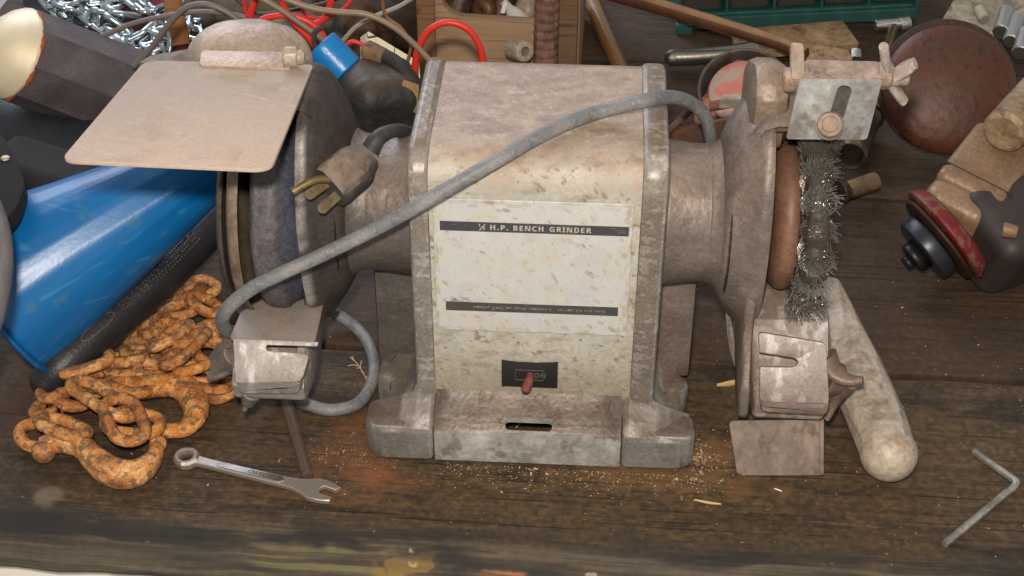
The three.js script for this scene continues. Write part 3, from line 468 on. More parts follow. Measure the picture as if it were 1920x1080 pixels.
// --- right shield clevis
{
  const pinkDust = C(196, 174, 158), cm = mat({ vc: true, map: grime, r: .75, bump: fineBump, bs: .0004 });
  const z = .028, pb = new Brush(poly3([Z(1474, 262, z + .004), Z(1626, 263, z + .004), Z(1656, 148, z), Z(1500, 148, z)], .003, [.002, .003, .003, .003], .0008)); pb.updateMatrixWorld();
  const a = Z(1563, 236, z + .003), b = Z(1583, 172, z + .001), ax = b.clone().sub(a).normalize(), zz = V(0, 0, 1);
  const sl = b.distanceTo(a); const cutg = basis(prep(new THREE.ExtrudeGeometry(roundShape([[-.004, -.0045], [sl + .004, -.0045], [sl + .004, .0045], [-.004, .0045]], .0045), { depth: .04, bevelEnabled: false })).translate(0, 0, -.02), a, ax, V(-1, 0, 0));
  const cb = new Brush(cutg); cb.updateMatrixWorld(); const ev = new Evaluator(); ev.attributes = ['position', 'normal', 'uv'];
  const plate = ev.evaluate(pb, cb, SUBTRACTION).geometry;
  const back = poly3([Z(1530, 250, z - .006), Z(1610, 250, z - .006), Z(1612, 160, z - .006), Z(1545, 160, z - .006)], .004, .002);
  const flange = poly3([Z(1502, 150, z), Z(1655, 150, z), Y(1652, 113, Z(1655, 150, z).y + .002), Y(1508, 110, Z(1502, 150, z).y + .002)], .004, [.002, .002, .004, .004], .0012);
  const br = W('shield_bracket', dusty(boxUV(merge([plate, flange])), C(182, 184, 182), pinkDust, .3, .8), cm, 'right shield bracket, pale grey plate with slot');
  W('backing_strap', dusty(boxUV(back), C(110, 106, 104), pinkDust, .3, .9), cm, null, br);
  const hb = Z(1556, 236, z + .004); const ht = Z(1556, 236, z + .013).add(V(0, .001, 0));
  W('bolt', dusty(boxUV(merge([lath([[0, 0], [.0088, 0], [.0092, .001], [.0088, .003], [0, .003]], hb, ht, 28), toCreasedNormals(lath([[0, 0], [.0078, 0], [.0082, .001], [.0082, .007], [.0072, .0088], [.0052, .009], [.0046, .0082], [0, .0082]], hb.clone().lerp(ht, .3), ht.clone().add(ht.clone().sub(hb)), 28), .6)])), C(176, 160, 146), C(190, 152, 128), .3, .9), cm, null, br);
  const yT = Z(1500, 130, z - .012).y;
  const pin = [rod(Z(1468, 150, z - .012), Z(1520, 146, z - .012), .0078, .0078, .0015), rod(Z(1645, 140, z - .012), Z(1672, 142, z - .012), .0085, .0085, .0015), rod(Z(1505, 140, z - .012), Z(1690, 150, z - .012), .0042)];
  W('hinge_pin', dusty(boxUV(merge(pin)), C(176, 150, 130), pinkDust, 0, .7), cm, null, br);
  W('clevis_lug', dusty(boxUV(merge([poly3([Z(1484, 150, z - .004), Z(1510, 150, z - .004), Z(1508, 80, z - .02), Z(1482, 78, z - .02)], .008, [.001, .001, .003, .003], .0015)])), C(190, 172, 154), pinkDust, 0, .7), cm, null, br);
  const lobe = (x0, y0, x1, y1, r) => { const A = Z(x0, y0, z - .012), B = Z(x1, y1, z - .010); return tube([A, A.clone().lerp(B, .5), B], (t) => [r * (.65 + .55 * Math.sin(Math.min(1, t * 1.05) * 2.4)) * (t > .9 ? .8 : 1), .003], 14, 14); };
  const wn = [lobe(1664, 150, 1716, 118, .0068), lobe(1664, 150, 1695, 190, .0072), lobe(1664, 140, 1657, 88, .0066), rod(Z(1655, 143, z - .012), Z(1684, 148, z - .012), .0082, .006), rod(Z(1680, 147, z - .012), Z(1704, 149, z - .012), .0042)];
  W('wing_nut', dusty(boxUV(merge(wn)), C(190, 178, 170), C(204, 186, 174), 0, .7), cm, 'dusty wing nut on the right shield', br);
  W('shield_arm', dusty(boxUV(sx([[-.055, .2], [.012, .215], [.020, .262], [-.002, .276], [-.06, .250]], .1385, .1625, .014, .0075).applyMatrix4(GM)), C(146, 128, 112), C(178, 156, 138), .2, .9), castM);
}
// --- knotted wire wheel on the right
{
  const ww = G('wire_wheel', toCreasedNormals(lath([[.010, 0], [.03, 0], [.034, .002], [.034, .016], [.03, .018], [.010, .018]], V(.1775, .16, 0), V(.3, .16, 0), 40), .6), mat({ c: C(96, 90, 84), r: .45, m: .7 }), 'knotted wire wheel');
  const fm = mat({ map: castPaint, c: C(144, 108, 88), r: .55, m: .15, bump: castBump, bs: .0005 });
  G('wheel_flange', boxUV(lath([[.012, -.001], [.030, -.0005], [.039, .0002], [.0455, .002], [.0495, .0055], [.0512, .010], [.0505, .0145], [.048, .017], [.012, .017]], V(.1585, .16, 0), V(.3, .16, 0), 56)), fm, 'rusty wheel flange', ww);
  G('arbor_nut', toCreasedNormals(lath([[0, 0], [.011, 0], [.012, .001], [.012, .008], [0, .009]], V(.188, .16, 0), V(.3, .16, 0), 6), .3), mat({ c: C(110, 104, 98), r: .45, m: .8 }), null, ww);
  const wireMs = [0, 1, 2].map((i) => mat({ c: [C(184, 178, 170), C(164, 156, 146), C(200, 196, 190)][i], r: .3, m: .7 }));
  const coreM = mat({ c: C(92, 86, 78), map: darkScuff, r: .6, m: .4, bump: castBump, bs: .0016 });
  { const cg = lath([[.03, -.006], [.05, -.0075], [.064, -.009], [.068, -.004], [.0685, .003], [.064, .009], [.05, .0075], [.03, .006]], V(.1845, .16, 0), V(.3, .16, 0), 140), p = cg.attributes.position; for (let i = 0; i < p.count; i++) { const y = p.getY(i) - .16, z = p.getZ(i), f = 1 + .10 * (fbm(y * 130, z * 130, 280, 3) - .5); p.setXYZ(i, .1845 + (p.getX(i) - .1845) * (1 + (fbm(y * 200, z * 200, 281, 3) - .5) * .8), .16 + y * f, z * f); } cg.computeVertexNormals(); G('knot_core', boxUV(cg), coreM, null, ww); }
  const NT = 21;
  for (let k = 0; k < NT; k++) {                                // each knot: a twisted bunch of wires that frays and curls at its end
    const th = (k + .5) / NT * Math.PI * 2, o = V(0, Math.sin(th), Math.cos(th)), tn = V(0, Math.cos(th), -Math.sin(th)), list = [], hidden = o.z < -.5;
    const seedA = rnd(0, 6.28), swirl = rnd(.8, 1.6) * (rnd() > .5 ? 1 : -1);
    for (let i = 0; i < (hidden ? 30 : 330); i++) {
      const ph = rnd(0, 6.283), q = Math.sqrt(rnd()), pts = [], c1 = rnd(-1, 1), c2 = rnd(-1, 1), len = rnd(.036, .0475) * (1 - .06 * q), r0 = rnd(.030, .046);
      for (let j = 0; j <= 6; j++) {
        const t = j / 6, w = lerp(.0040, .0096, t * t) * q, A = ph + seedA + t * swirl, k2 = Math.max(0, t - .5) / .5;
        pts.push(V(.1845 + Math.cos(A) * w * 1.28 + k2 * k2 * c1 * .004, .16, 0).addScaledVector(o, lerp(r0, .031 + len, t) - k2 * k2 * (Math.abs(c1) + Math.abs(c2)) * .0018).addScaledVector(tn, Math.sin(A) * w * .95 + k2 * k2 * c2 * .0034));
      }
      list.push(tube(pts, .00024, 7, 3));
    }
    for (let i = 0; i < (hidden ? 0 : 80); i++) {                // wires wound slantwise round the bunch
      const r1 = rnd(.040, .066), a0 = rnd(0, 6.28), pts = [], w = rnd(.0066, .0088);
      for (let j = 0; j <= 5; j++) { const A = a0 + j * .4; pts.push(V(.1845 + Math.cos(A) * w * 1.3, .16, 0).addScaledVector(o, r1 + j * .0016 * Math.sign(swirl)).addScaledVector(tn, Math.sin(A) * w * 1.15)); }
      list.push(tube(pts, .00026, 6, 3));
    }
    G('wire_knot', merge(list), wireMs[k % 3], null, ww);
  }
}
// --- power cord and plug
{
  const cm = mat({ map: tex(256, 256, (u, v) => { const a = fbm(u * 6, v * 6, 271, 4, 6), s = sstep(.66, .76, fbm(u * 30, v * 30, 272, 3, 30)), k = .9 + a * .3; let c = mix3(C(104, 106, 110), C(128, 124, 120), a); c = mix3(c, C(158, 150, 140), s * .6); return [c[0] * k, c[1] * k, c[2] * k]; }, true, 1 / .05), r: .55, bump: fineBump, bs: .0003 });
  const p = [Z(1337, 330, -.055), Z(1334, 262, -.050), Z(1318, 212, -.04), Z(1272, 184, -.02), Z(1205, 190, .015), Y(1130, 208, .2445), Y(1062, 232, .2445), Y(1000, 262, .244), Z(930, 302, .066), Z(860, 342, .078), Z(800, 376, .084), Z(735, 413, .086), Z(670, 446, .088), Z(600, 480, .094), Z(535, 509, .1), Z(480, 536, .104), Z(440, 565, .104), Z(418, 592, .098), Z(424, 618, .082), Z(470, 630, .05), Z(520, 660, .02)];
  W('power_cord', tube(p, .0047, 170, 14), cm, 'grey power cord looped over the housing');
  const p2 = [Y(470, 720, .02), Y(530, 742, .006), Y(572, 757, .005), Y(622, 769, .005), Y(668, 758, .005), Y(694, 725, .005), Y(702, 685, .005), Y(688, 640, .005), Y(660, 608, .006), Y(632, 590, .012), Y(600, 570, .02)];
  W('power_cord', tube(p2, .0047, 80, 14), cm, 'loop of the power cord lying on the bench');
  const p3 = [Z(470, 600, .03), Z(446, 560, .02), Z(432, 500, .01), Z(424, 445, .0), Z(430, 390, -.02), Z(450, 330, -.04), Z(480, 290, -.06)];
  W('power_cord', tube(p3, .0047, 50, 14), cm, 'strand of the power cord behind the left wheel cover');
  const pa = Z(694, 282, .03), p4 = [pa, Z(706, 262, .026), Z(728, 248, .015), Z(756, 246, -.01), Z(780, 262, -.05), Z(790, 300, -.08)];
  W('power_cord', tube(p4, (t) => { const r = t < .15 ? lerp(.0064, .0047, t / .15) : .0047; return [r, r]; }, 40, 14), mat({ c: C(78, 76, 76), map: grime, r: .6 }), 'end of the power cord at the plug');
  const A = Z(690, 292, .034), B = Z(618, 352, .060), ax = B.clone().sub(A), L = ax.length(), up = V(.28, .72, .55);
  const pg = new THREE.BoxGeometry(L, .024, .030, 8, 4, 6), q = pg.attributes.position;
  for (let i = 0; i < q.count; i++) { const t = q.getX(i) / L + .5, k = .62 + .38 * sstep(0, .35, t), e = t > .93 ? .95 : 1, yy = q.getY(i), zz = q.getZ(i), rr = 1 - .16 * Math.abs(yy / .012) ** 2 * Math.abs(zz / .013) ** 2; q.setXYZ(i, q.getX(i), yy * k * e * rr, zz * k * e * rr); }
  const plug = W('plug', dusty(boxUV(toCreasedNormals(basis(prep(pg), A.clone().lerp(B, .5), ax, up), .7)), C(88, 82, 78), C(152, 134, 119), .25, .75, 1, 80, .7), mat({ vc: true, map: grime, r: .8, bump: fineBump, bs: .0006 }), 'dusty power plug with bent brass prongs');
  const X = ax.clone().normalize(), S = X.clone().cross(up).normalize(), U = S.clone().cross(X), at = (a, b, c) => B.clone().addScaledVector(X, a).addScaledVector(S, b).addScaledVector(U, c);
  const br = mat({ c: C(140, 122, 86), r: .55, m: .3, map: grime });
  const blade = (b, c, dx) => { const s = roundShape([[0, -.0034], [.0165, -.0034], [.0185, 0], [.0165, .0034], [0, .0034]], .0015), hp = new THREE.Path(); hp.absarc(.0135, 0, .0011, 0, 6.283, true); s.holes.push(hp); const g = extr(s, .0016, .0003); return basis(g.translate(0, 0, -.0008), at(-.001, b, c), X.clone().addScaledVector(S, dx), S); };
  W('prong', boxUV(blade(.0035, .001, .08)), br, null, plug); W('prong', boxUV(blade(-.0072, .0015, -.03)), mat({ c: C(138, 124, 94), r: .55, m: .3, map: grime }), null, plug);
  W('prong', tube([at(-.001, .0030, .0078), at(.003, .0062, .0086), at(.0075, .0088, .0088), at(.014, .0105, .008), at(.0225, .0122, .0055)], .0026, 14, 12), mat({ c: C(150, 128, 82), r: .5, m: .35, map: grime }), 'bent brass earth prong', plug);
}
// ---------------------------------------------------------------- things in front on the bench
const steel = (c = C(190, 190, 190), r = .3) => mat({ c, r, m: .95, bump: fineBump, bs: .00012 });
{ // combination wrench
  const a = Y(350, 860, .0045), b = Y(606, 922, .0045), X = b.clone().sub(a), L = X.length(), up = V(0, 1, 0), yd = up.clone().cross(X).normalize();
  const t = thing('combination_wrench', 'small chrome combination wrench lying in front of the grinder', 'wrench', V(a.x, 0, a.z));
  const m = mat({ c: C(188, 176, 164), r: .36, m: .7, bump: fineBump, bs: .0001 });
  const sh = new THREE.Shape(); sh.moveTo(.006, -.0044); sh.quadraticCurveTo(.012, -.0036, .02, -.0036); sh.lineTo(L - .028, -.0043); sh.quadraticCurveTo(L - .016, -.005, L - .009, -.0098);
  sh.quadraticCurveTo(L - .001, -.0112, L + .0085, -.0082); sh.lineTo(L + .0078, -.0042); sh.lineTo(L - .001, -.0032); sh.quadraticCurveTo(L - .0045, 0, L - .0005, .0036); sh.lineTo(L + .0085, .0026); sh.lineTo(L + .0105, .0062);
  sh.quadraticCurveTo(L + .002, .0112, L - .007, .0098); sh.quadraticCurveTo(L - .016, .005, L - .028, .0043); sh.lineTo(.02, .0036); sh.quadraticCurveTo(.012, .0036, .006, .0044); sh.closePath();
  part(t, 'shank', basis(extr(sh, .0042, .0011, 3).translate(0, 0, -.0021), a, X, yd), m);
  part(t, 'ring_end', toCreasedNormals(basis(lath([[.0052, -.0032], [.0062, -.004], [.0078, -.0038], [.0092, -.002], [.0094, 0], [.0092, .002], [.0078, .0038], [.0062, .004], [.0052, .0032], [.0049, 0], [.0052, -.0032]], V(0, 0, 0), V(0, 0, 1), 36), a, X, yd), .9), m);
  const pn = part(t, 'raised_panel', basis(extr(roundShape([[.026, -.0024], [L - .032, -.0028], [L - .029, 0], [L - .032, .0028], [.026, .0024], [.023, 0]], .001), .0012, .0005).translate(0, 0, .0016), a, X, yd), steel(C(186, 178, 170), .36));
  const f = await new FontLoader().loadAsync('fonts/droid/droid_sans_bold.typeface.json');
  const tg = new TextGeometry('CRAFTSMAN', { font: f, size: .0030, depth: .0004, curveSegments: 2 }); part(pn, 'lettering', basis(prep(tg).translate(L * .46, -.0016, .0026), a, X, yd), steel(C(150, 140, 130), .5));
}
{ // hex key
  const p = [Y(1826, 846, .003), Y(1860, 870, .003), Y(1893, 893, .003), Y(1905, 903, .003), Y(1902, 912, .003), Y(1885, 926, .003), Y(1830, 972, .003), Y(1771, 1021, .003)];
  single('hex_key', 'grey bent hex key lying alone at the right of the bench', 'hex key', toCreasedNormals(prep(tube(p, .0026, 60, 6)), .5), mat({ c: C(196, 196, 190), r: .42, m: .5, map: grime, bump: fineBump, bs: .0002 }));
}
single('punch_rod', 'thin brown rusty rod on the bench pointing at the wrench', 'rod', rod(Y(522, 700, .006), Y(577, 893, .0045), .0055, .0042, .001), mat({ c: C(132, 112, 96), map: grime, r: .6, m: .2, bump: castBump, bs: .0003 }));
{ // white handle
  const h = [[1548, 545, .014, .030], [1566, 592, .016, .028], [1588, 655, .0185, .026], [1620, 735, .021, .024], [1648, 800, .0215, .023], [1660, 835, .021, .0225], [1667, 852, .020, .022]];
  const c = h.map(([x, y, , k]) => Y(x, y, k)), R = (t) => { const i = Math.min(h.length - 2, Math.floor(t * (h.length - 1))), f = t * (h.length - 1) - i; let r = lerp(h[i][2], h[i + 1][2], f); if (t > .9) r *= Math.sqrt(Math.max(.02, 1 - ((t - .9) / .1) ** 2)) * .5 + .5; return [r, r * .95]; };
  const t = thing('tool_handle', 'worn white painted metal tool handle lying under the right wheel', 'tool handle', Y(1620, 735, 0));
  const wm = tex(512, 512, (u, v) => { const a = fbm(u * 6, v * 8, 301, 5, 6, 8), b = fbm(u * 50, v * 50, 302, 3, 50); let c = mix3(C(196, 186, 172), C(176, 164, 150), a); c = mix3(c, C(128, 100, 74), sstep(.62, .8, fbm(u * 7, v * 7, 303, 4, 7)) * .35); const k = .95 + (b - .5) * .3; return [c[0] * k, c[1] * k, c[2] * k]; }, true, 1 / .12);
  const end = c.at(-1), dir = end.clone().sub(c.at(-2)).normalize(), crv = new THREE.CatmullRomCurve3(c, false, 'centripetal');
  const bd = prep(tube(c, (u) => { const i = Math.min(h.length - 2, Math.floor(u * (h.length - 1))), f = u * (h.length - 1) - i, r = lerp(h[i][2], h[i + 1][2], f); return [r, r * .96]; }, 140, 72));
  { const p = bd.attributes.position, col = new Float32Array(p.count * 3), W0 = lin(C(252, 248, 242)), D0 = lin(C(150, 128, 110)), sm = []; for (let i = 0; i <= 200; i++) sm.push(crv.getPointAt(i / 200));
    for (let i = 0; i < p.count; i++) { const x = p.getX(i), y = p.getY(i), z = p.getZ(i); let bi = 0, bdist = 9; sm.forEach((q, k) => { const d = (q.x - x) ** 2 + (q.z - z) ** 2; if (d < bdist) { bdist = d; bi = k; } });
      const u = bi / 200, lat = Math.sqrt(bdist) * Math.sign((x - sm[bi].x) * .8 + (z - sm[bi].z) * -.5) + .003, k = y > sm[bi].y ? sstep(.0105, .0080, Math.abs(lat)) * sstep(.28, .40, u) * sstep(.93, .89, u) : 0;
      p.setY(i, y - k * .0030); const t = clamp(k * (.05 + sstep(.3, .75, fbm(x * 160, z * 160, 305, 3)) * .5)); for (let a = 0; a < 3; a++) col[i * 3 + a] = lerp(W0[a], D0[a], t); }
    bd.setAttribute('color', new THREE.BufferAttribute(col, 3)); }
  const bw = boxUV(bd); bw.computeVertexNormals();
  const cap = new THREE.SphereGeometry(1, 32, 20).scale(.0201, .0194, .0201).translate(end.x - dir.x * .001, end.y, end.z - dir.z * .001);
  part(t, 'body', toCreasedNormals(merge([bw]), 1.2), mat({ map: wm, vc: true, r: .42, bump: castBump, bs: .0002 }));
  part(t, 'rounded_end', boxUV(cap), mat({ map: wm, c: C(252, 246, 236), r: .42, bump: castBump, bs: .0002 }));
}
// --- rusty chain with two hooks
function linkGeo(L, w, r, seg = 28, k = 9) {                     // stadium loop, centreline L long and w wide
  const pts = [], s = (L - w) / 2; for (let i = 0; i < 8; i++) { const a = -Math.PI / 2 + i / 7 * Math.PI; pts.push(V(s + Math.cos(a) * w / 2, Math.sin(a) * w / 2, 0)); } for (let i = 0; i < 8; i++) { const a = Math.PI / 2 + i / 7 * Math.PI; pts.push(V(-s + Math.cos(a) * w / 2, Math.sin(a) * w / 2, 0)); }
  return tube(pts, r, seg, k, true);
}
function setLink(g, a, b, roll) {                                // lay a link between two end points, rolled about its length
  const X = b.clone().sub(a).normalize(), side = V(0, 1, 0).cross(X).normalize(), y = side.multiplyScalar(Math.cos(roll)).add(X.clone().cross(side).multiplyScalar(-Math.sin(roll)));
  return basis(g, a.clone().lerp(b, .5), X, y);
}
{
  const t = thing('rusty_chain', 'heap of heavy orange rusty chain with two hooks beside the left wheel', 'chain', Y(240, 740, 0));
  const M = [mat({ map: rustOrange, r: .7, bump: flakeBump, bs: .0009 }), mat({ map: rustOrange, c: C(226, 214, 206), r: .82, bump: flakeBump, bs: .0009 }), mat({ map: rustOrange, c: C(255, 246, 226), r: .82, bump: flakeBump, bs: .0009 })];
  // x, y of both ends in the survey, heights of both ends, roll
  const LK = [[100, 697, 212, 662, .03, .028, .35], [72, 748, 160, 697, .018, .022, .3], [106, 735, 166, 760, .016, .014, .5], [138, 712, 250, 785, .030, .026, .9], [62, 780, 122, 747, .012, .014, .5], [54, 790, 84, 842, .008, .008, .3], [76, 782, 162, 820, .018, .020, 1.0],
    [214, 742, 254, 832, .034, .028, .25], [190, 788, 308, 800, .024, .020, .15], [174, 682, 280, 668, .016, .016, .9], [160, 708, 228, 718, .018, .016, .2], [204, 710, 276, 738, .018, .02, .8], [358, 524, 404, 552, .01, .01, .2], [335, 562, 374, 536, .016, .014, .8], [364, 552, 408, 592, .018, .018, .9],
    [304, 594, 374, 568, .018, .016, .3], [270, 634, 310, 588, .016, .018, .7], [294, 606, 348, 634, .022, .022, .2], [280, 656, 358, 604, .026, .026, 1.0], [309, 690, 384, 618, .03, .028, .9], [330, 648, 380, 618, .028, .026, .3], [377, 608, 426, 648, .022, .02, .8], [374, 638, 412, 684, .024, .02, .3], [326, 700, 396, 676, .02, .018, .9],
    [352, 700, 404, 708, .012, .012, .3], [377, 722, 432, 728, .01, .01, .9], [386, 746, 440, 718, .007, .007, .2], [236, 652, 294, 682, .012, .014, .8], [210, 688, 250, 692, .018, .018, .3], [252, 690, 308, 704, .014, .014, .9], [392, 606, 430, 632, .012, .01, .9], [318, 640, 352, 668, .014, .014, .4], [128, 700, 190, 740, .01, .01, .6], [240, 640, 290, 620, .008, .008, .5], [300, 570, 345, 600, .007, .007, .4]];
  LK.forEach(([x0, y0, x1, y1, h0, h1, roll], i) => {
    const a = Y(x0, y0, h0), b = Y(x1, y1, h1), L = Math.max(.031, a.distanceTo(b) * 1.05) - .0086;
    const g = linkGeo(L, i < 12 ? .0225 : .0195, i < 12 ? .0046 : .0043); const uv = g.attributes.uv, o = rnd(0, 1), o2 = rnd(0, 1); for (let k = 0; k < uv.count; k++) uv.setXY(k, uv.getX(k) + o, uv.getY(k) + o2);
    part(t, 'link', setLink(g, a, b, roll * .62), M[i % 3]);
  });
  const hk = (pts, rr, f = .8) => { const c = pts.map(([x, y, h]) => Y(x, y, h)); const R = (q) => { const i = Math.min(rr.length - 2, Math.floor(q * (rr.length - 1))), w = q * (rr.length - 1) - i, r = lerp(rr[i], rr[i + 1], w) * .9; return [r, r * f]; }; return tube(c, R, 60, 18); };
  const capS = (p, r) => new THREE.SphereGeometry(r, 16, 12).translate(p.x, p.y, p.z);
  part(t, 'hook', boxUV(merge([hk([[205, 722, .016], [250, 728, .015], [300, 722, .014], [338, 724, .013], [362, 748, .012], [366, 780, .012], [346, 804, .011], [316, 808, .010]], [.009, .0115, .0115, .0115, .0125, .0125, .0105, .0078, .006]), capS(Y(316, 808, .010), .0058)])), M[2]);
  part(t, 'hook', boxUV(merge([hk([[78, 838, .012], [112, 828, .013], [150, 836, .013], [178, 862, .013], [212, 885, .012], [252, 888, .012], [284, 866, .012], [296, 832, .012]], [.0085, .0105, .011, .012, .0135, .0135, .0115, .0085, .006]), capS(Y(296, 832, .012), .0062), capS(Y(82, 846, .011), .0085)])), M[0]);
}
// --- small dried sprig and loose chips
{
  const tw = [[[693, 728], [684, 705], [670, 682], [657, 670]], [[680, 700], [676, 688], [678, 676]], [[672, 686], [662, 684], [652, 686]], [[686, 710], [694, 694], [692, 678]], [[664, 676], [660, 668]], [[678, 690], [668, 690]], [[692, 690], [698, 682]]];
  single('dried_sprig', 'tiny dry straw-coloured sprig inside the cord loop', 'dried plant', merge(tw.map((p) => tube(p.map(([x, y], i) => Y(x, y, .003 + i * .001)), .0004, 10, 4))), mat({ c: C(206, 178, 130), r: .9 }));
  const chip = new THREE.TetrahedronGeometry(1).scale(1, .4, .7), N = 3000, im = new THREE.InstancedMesh(chip, mat({ r: .95 }), N), mm = new THREE.Matrix4(), q = new THREE.Quaternion(), e = new THREE.Euler();
  const pal = [C(186, 160, 120), C(150, 122, 88), C(206, 190, 160), C(120, 98, 72), C(160, 150, 138), C(168, 108, 58), C(90, 76, 60)];
  for (let i = 0; i < N; i++) {
    let x, z, s; const k = rnd();
    if (k < .28) { x = -.06 + rnd(0, .2); z = .093 + Math.abs(rnd(-1, 1) * rnd()) * .03; s = rnd(.0002, .0008); }
    else if (k < .42) { x = .122 + rnd(-1, 1) * rnd() * .03; z = .075 + rnd(-1, 1) * rnd() * .035; s = rnd(.0003, .0011); }
    else if (k < .55) { x = -.13 + rnd(-1, 1) * rnd() * .05; z = .09 + rnd(-1, 1) * rnd() * .04; s = rnd(.0002, .0007); }
    else { x = rnd(-.38, .40); z = rnd(-.2, .165); s = rnd(.0002, .00075); }
    if (rnd() > .975) s *= 2.2;
    mm.compose(V(x, .0006 + s * .2 - Math.max(0, z - .155) * .18, z), q.setFromEuler(e.set(rnd(-.4, .4), rnd(0, 6.3), rnd(-.4, .4))), V(s * rnd(.7, 2.2), s, s)); im.setMatrixAt(i, mm); im.setColorAt(i, sRGB(pal[Math.floor(rnd(0, pal.length))]));
  }
  im.name = 'wood_chips'; im.castShadow = im.receiveShadow = true; scene.add(im); tag(im, 'scattered pale sawdust, wood chips and grit on the bench', 'wood chips', null, 'stuff');
  const sp = (pts, r, c, lb) => single('splinter', lb, 'splinter', tube(pts.map(([x, y]) => Y(x, y, .0018)), (t) => [r * Math.sin(Math.PI * (.1 + .8 * t)) + .0002, r * .4 + .0002], 10, 6), mat({ c, r: .9 }));
  sp([[1344, 722], [1362, 720], [1396, 714]], .0028, C(206, 172, 118), 'pale wood splinter between the base and right tool rest');
  sp([[1302, 937], [1330, 943], [1352, 945]], .0011, C(206, 176, 124), 'thin straw-like splinter in front of the base right foot');
  sp([[968, 801], [976, 793], [984, 790]], .0006, C(230, 220, 200), 'tiny splinter caught in the slot of the base');
  sp([[1452, 916], [1466, 921]], .0006, C(230, 220, 200), 'tiny pale splinter below the right tool rest');
}
// ---------------------------------------------------------------- left side
{ // blue cone
  const a = Y(5, 548, .069), b = Z(500, 243, -.09), L = a.distanceTo(b);
  const t = thing('plastic_shroud', 'big scuffed blue plastic cone lying behind the black grip', 'plastic cone', Y(200, 500, 0));
  const g = lath([[.066, 0], [.0665, .002], [.0658, .006], [.063, .02], [.0495, L * .32], [.034, L * .62], [.013, L], [.011, L], [.032, L * .62], [.0475, L * .32], [.061, .02], [.063, 0], [.066, 0]], a, b, 72);
  part(t, 'body', boxUV(toCreasedNormals(g, .8)), mat({ map: bluePlastic, r: .33, bump: fineBump, bs: .00006 }));
  part(t, 'lip', boxUV(lath([[.064, -.002], [.071, -.002], [.072, 0], [.071, .002], [.064, .002]], a, b, 72)), mat({ map: bluePlastic, c: C(230, 235, 240), r: .5 }));
}
{ // black rubber grip with bumps
  const p = [[88, 712], [110, 690], [160, 645], [230, 582], [300, 520], [360, 458], [402, 412]], h = .044, c = p.map(([x, y], i) => Y(x, y, .020 + .03 * Math.min(1, i / 4)));
  const t = thing('rubber_grip', 'black rubber tool grip with raised bumps beside the blue cone', 'tool grip', Y(230, 582, 0));
  const rb = mat({ map: darkScuff, c: C(52, 52, 58), r: .45, bump: fineBump, bs: .0003 });
  part(t, 'grip', merge([boxUV(tube(c, (u) => { const r = lerp(.0155, .0175, u) * (u < .06 ? .75 + u * 4 : 1); return [r, r]; }, 60, 24)), boxUV(new THREE.SphereGeometry(.0125, 20, 14).translate(c[0].x, c[0].y, c[0].z))]), rb);
  part(t, 'shaft', merge([rod(Y(395, 412, .05), Y(455, 330, .052), .010)]), mat({ c: C(150, 34, 28), r: .5, map: grime }), 'red painted shaft');
  const crv = new THREE.CatmullRomCurve3(c), bumps = [], view = V(-.35, .75, .45).normalize();
  for (let i = 0; i < 40; i++) for (let j = 0; j < 6; j++) {
    const u = .24 + .56 * (i + (j % 2) * .5) / 40; if ((u < .36 && j < 4) || rnd() < .12) continue; const P = crv.getPointAt(u), T = crv.getTangentAt(u), N = V(0, 1, 0).addScaledVector(T, -T.y).normalize(), B = T.clone().cross(N), A = -.78 + j * .17, r = lerp(.0155, .0175, u);
    const q = P.addScaledVector(N, Math.cos(A) * r).addScaledVector(B, -Math.sin(A) * r); bumps.push(new THREE.SphereGeometry(rnd(.0007, .001), 8, 6).translate(q.x, q.y, q.z));
  }
  part(t, 'grip_bump', merge(bumps), mat({ c: C(74, 72, 70), r: .4 }), null, 'stuff');
  const ring = []; for (let i = 0; i < 24; i++) { const A = i / 24 * Math.PI * 2, u = .25 + .075 * Math.sign(Math.cos(A)) * Math.abs(Math.cos(A)) ** .5, w = -.55 + .22 * Math.sin(A); const P = crv.getPointAt(u), T = crv.getTangentAt(u), N = V(0, 1, 0).addScaledVector(T, -T.y).normalize(), B = T.clone().cross(N); ring.push(P.addScaledVector(N, Math.cos(w) * .0158).addScaledVector(B, -Math.sin(w) * .0158)); }
  part(t, 'moulded_outline', tube(ring, .0004, 60, 5, true), mat({ c: C(96, 90, 80), r: .6 }));
}
{ // sledge hammer head
  const a = Y(30, 100, .15), X = V(.62, -.62, -.48).normalize(), b = a.clone().addScaledVector(X, .14);
  const t = thing('sledgehammer_head', 'dark octagonal sledgehammer head with bright polished face at upper left', 'hammer', Y(110, 140, .0));
  const g = new THREE.CylinderGeometry(.043, .040, .14, 8, 1).rotateY(Math.PI / 8 + .12).translate(0, .07, 0);
  part(t, 'head', boxUV(toCreasedNormals(prep(alongY(g, a, b)), .2)), mat({ map: darkScuff, c: C(136, 128, 136), r: .42, m: .35, bump: fineBump, bs: .0004 }));
  part(t, 'striking_face', lath([[0, -.026], [.012, -.0245], [.025, -.019], [.034, -.010], [.0388, -.002], [.0396, .0005], [.038, .001], [0, .001]], a, b, 48), mat({ c: C(236, 220, 186), r: .34, m: .35, bump: fineBump, bs: .0002 }), 'polished crowned face');
  part(t, 'rust_edge', lath([[.0402, -.0008], [.0418, .0002], [.0418, .0022], [.0402, .003]], a, b, 8).applyMatrix4(new THREE.Matrix4()), mat({ c: C(150, 78, 40), r: .8 }), 'rusty edge around the face');
}
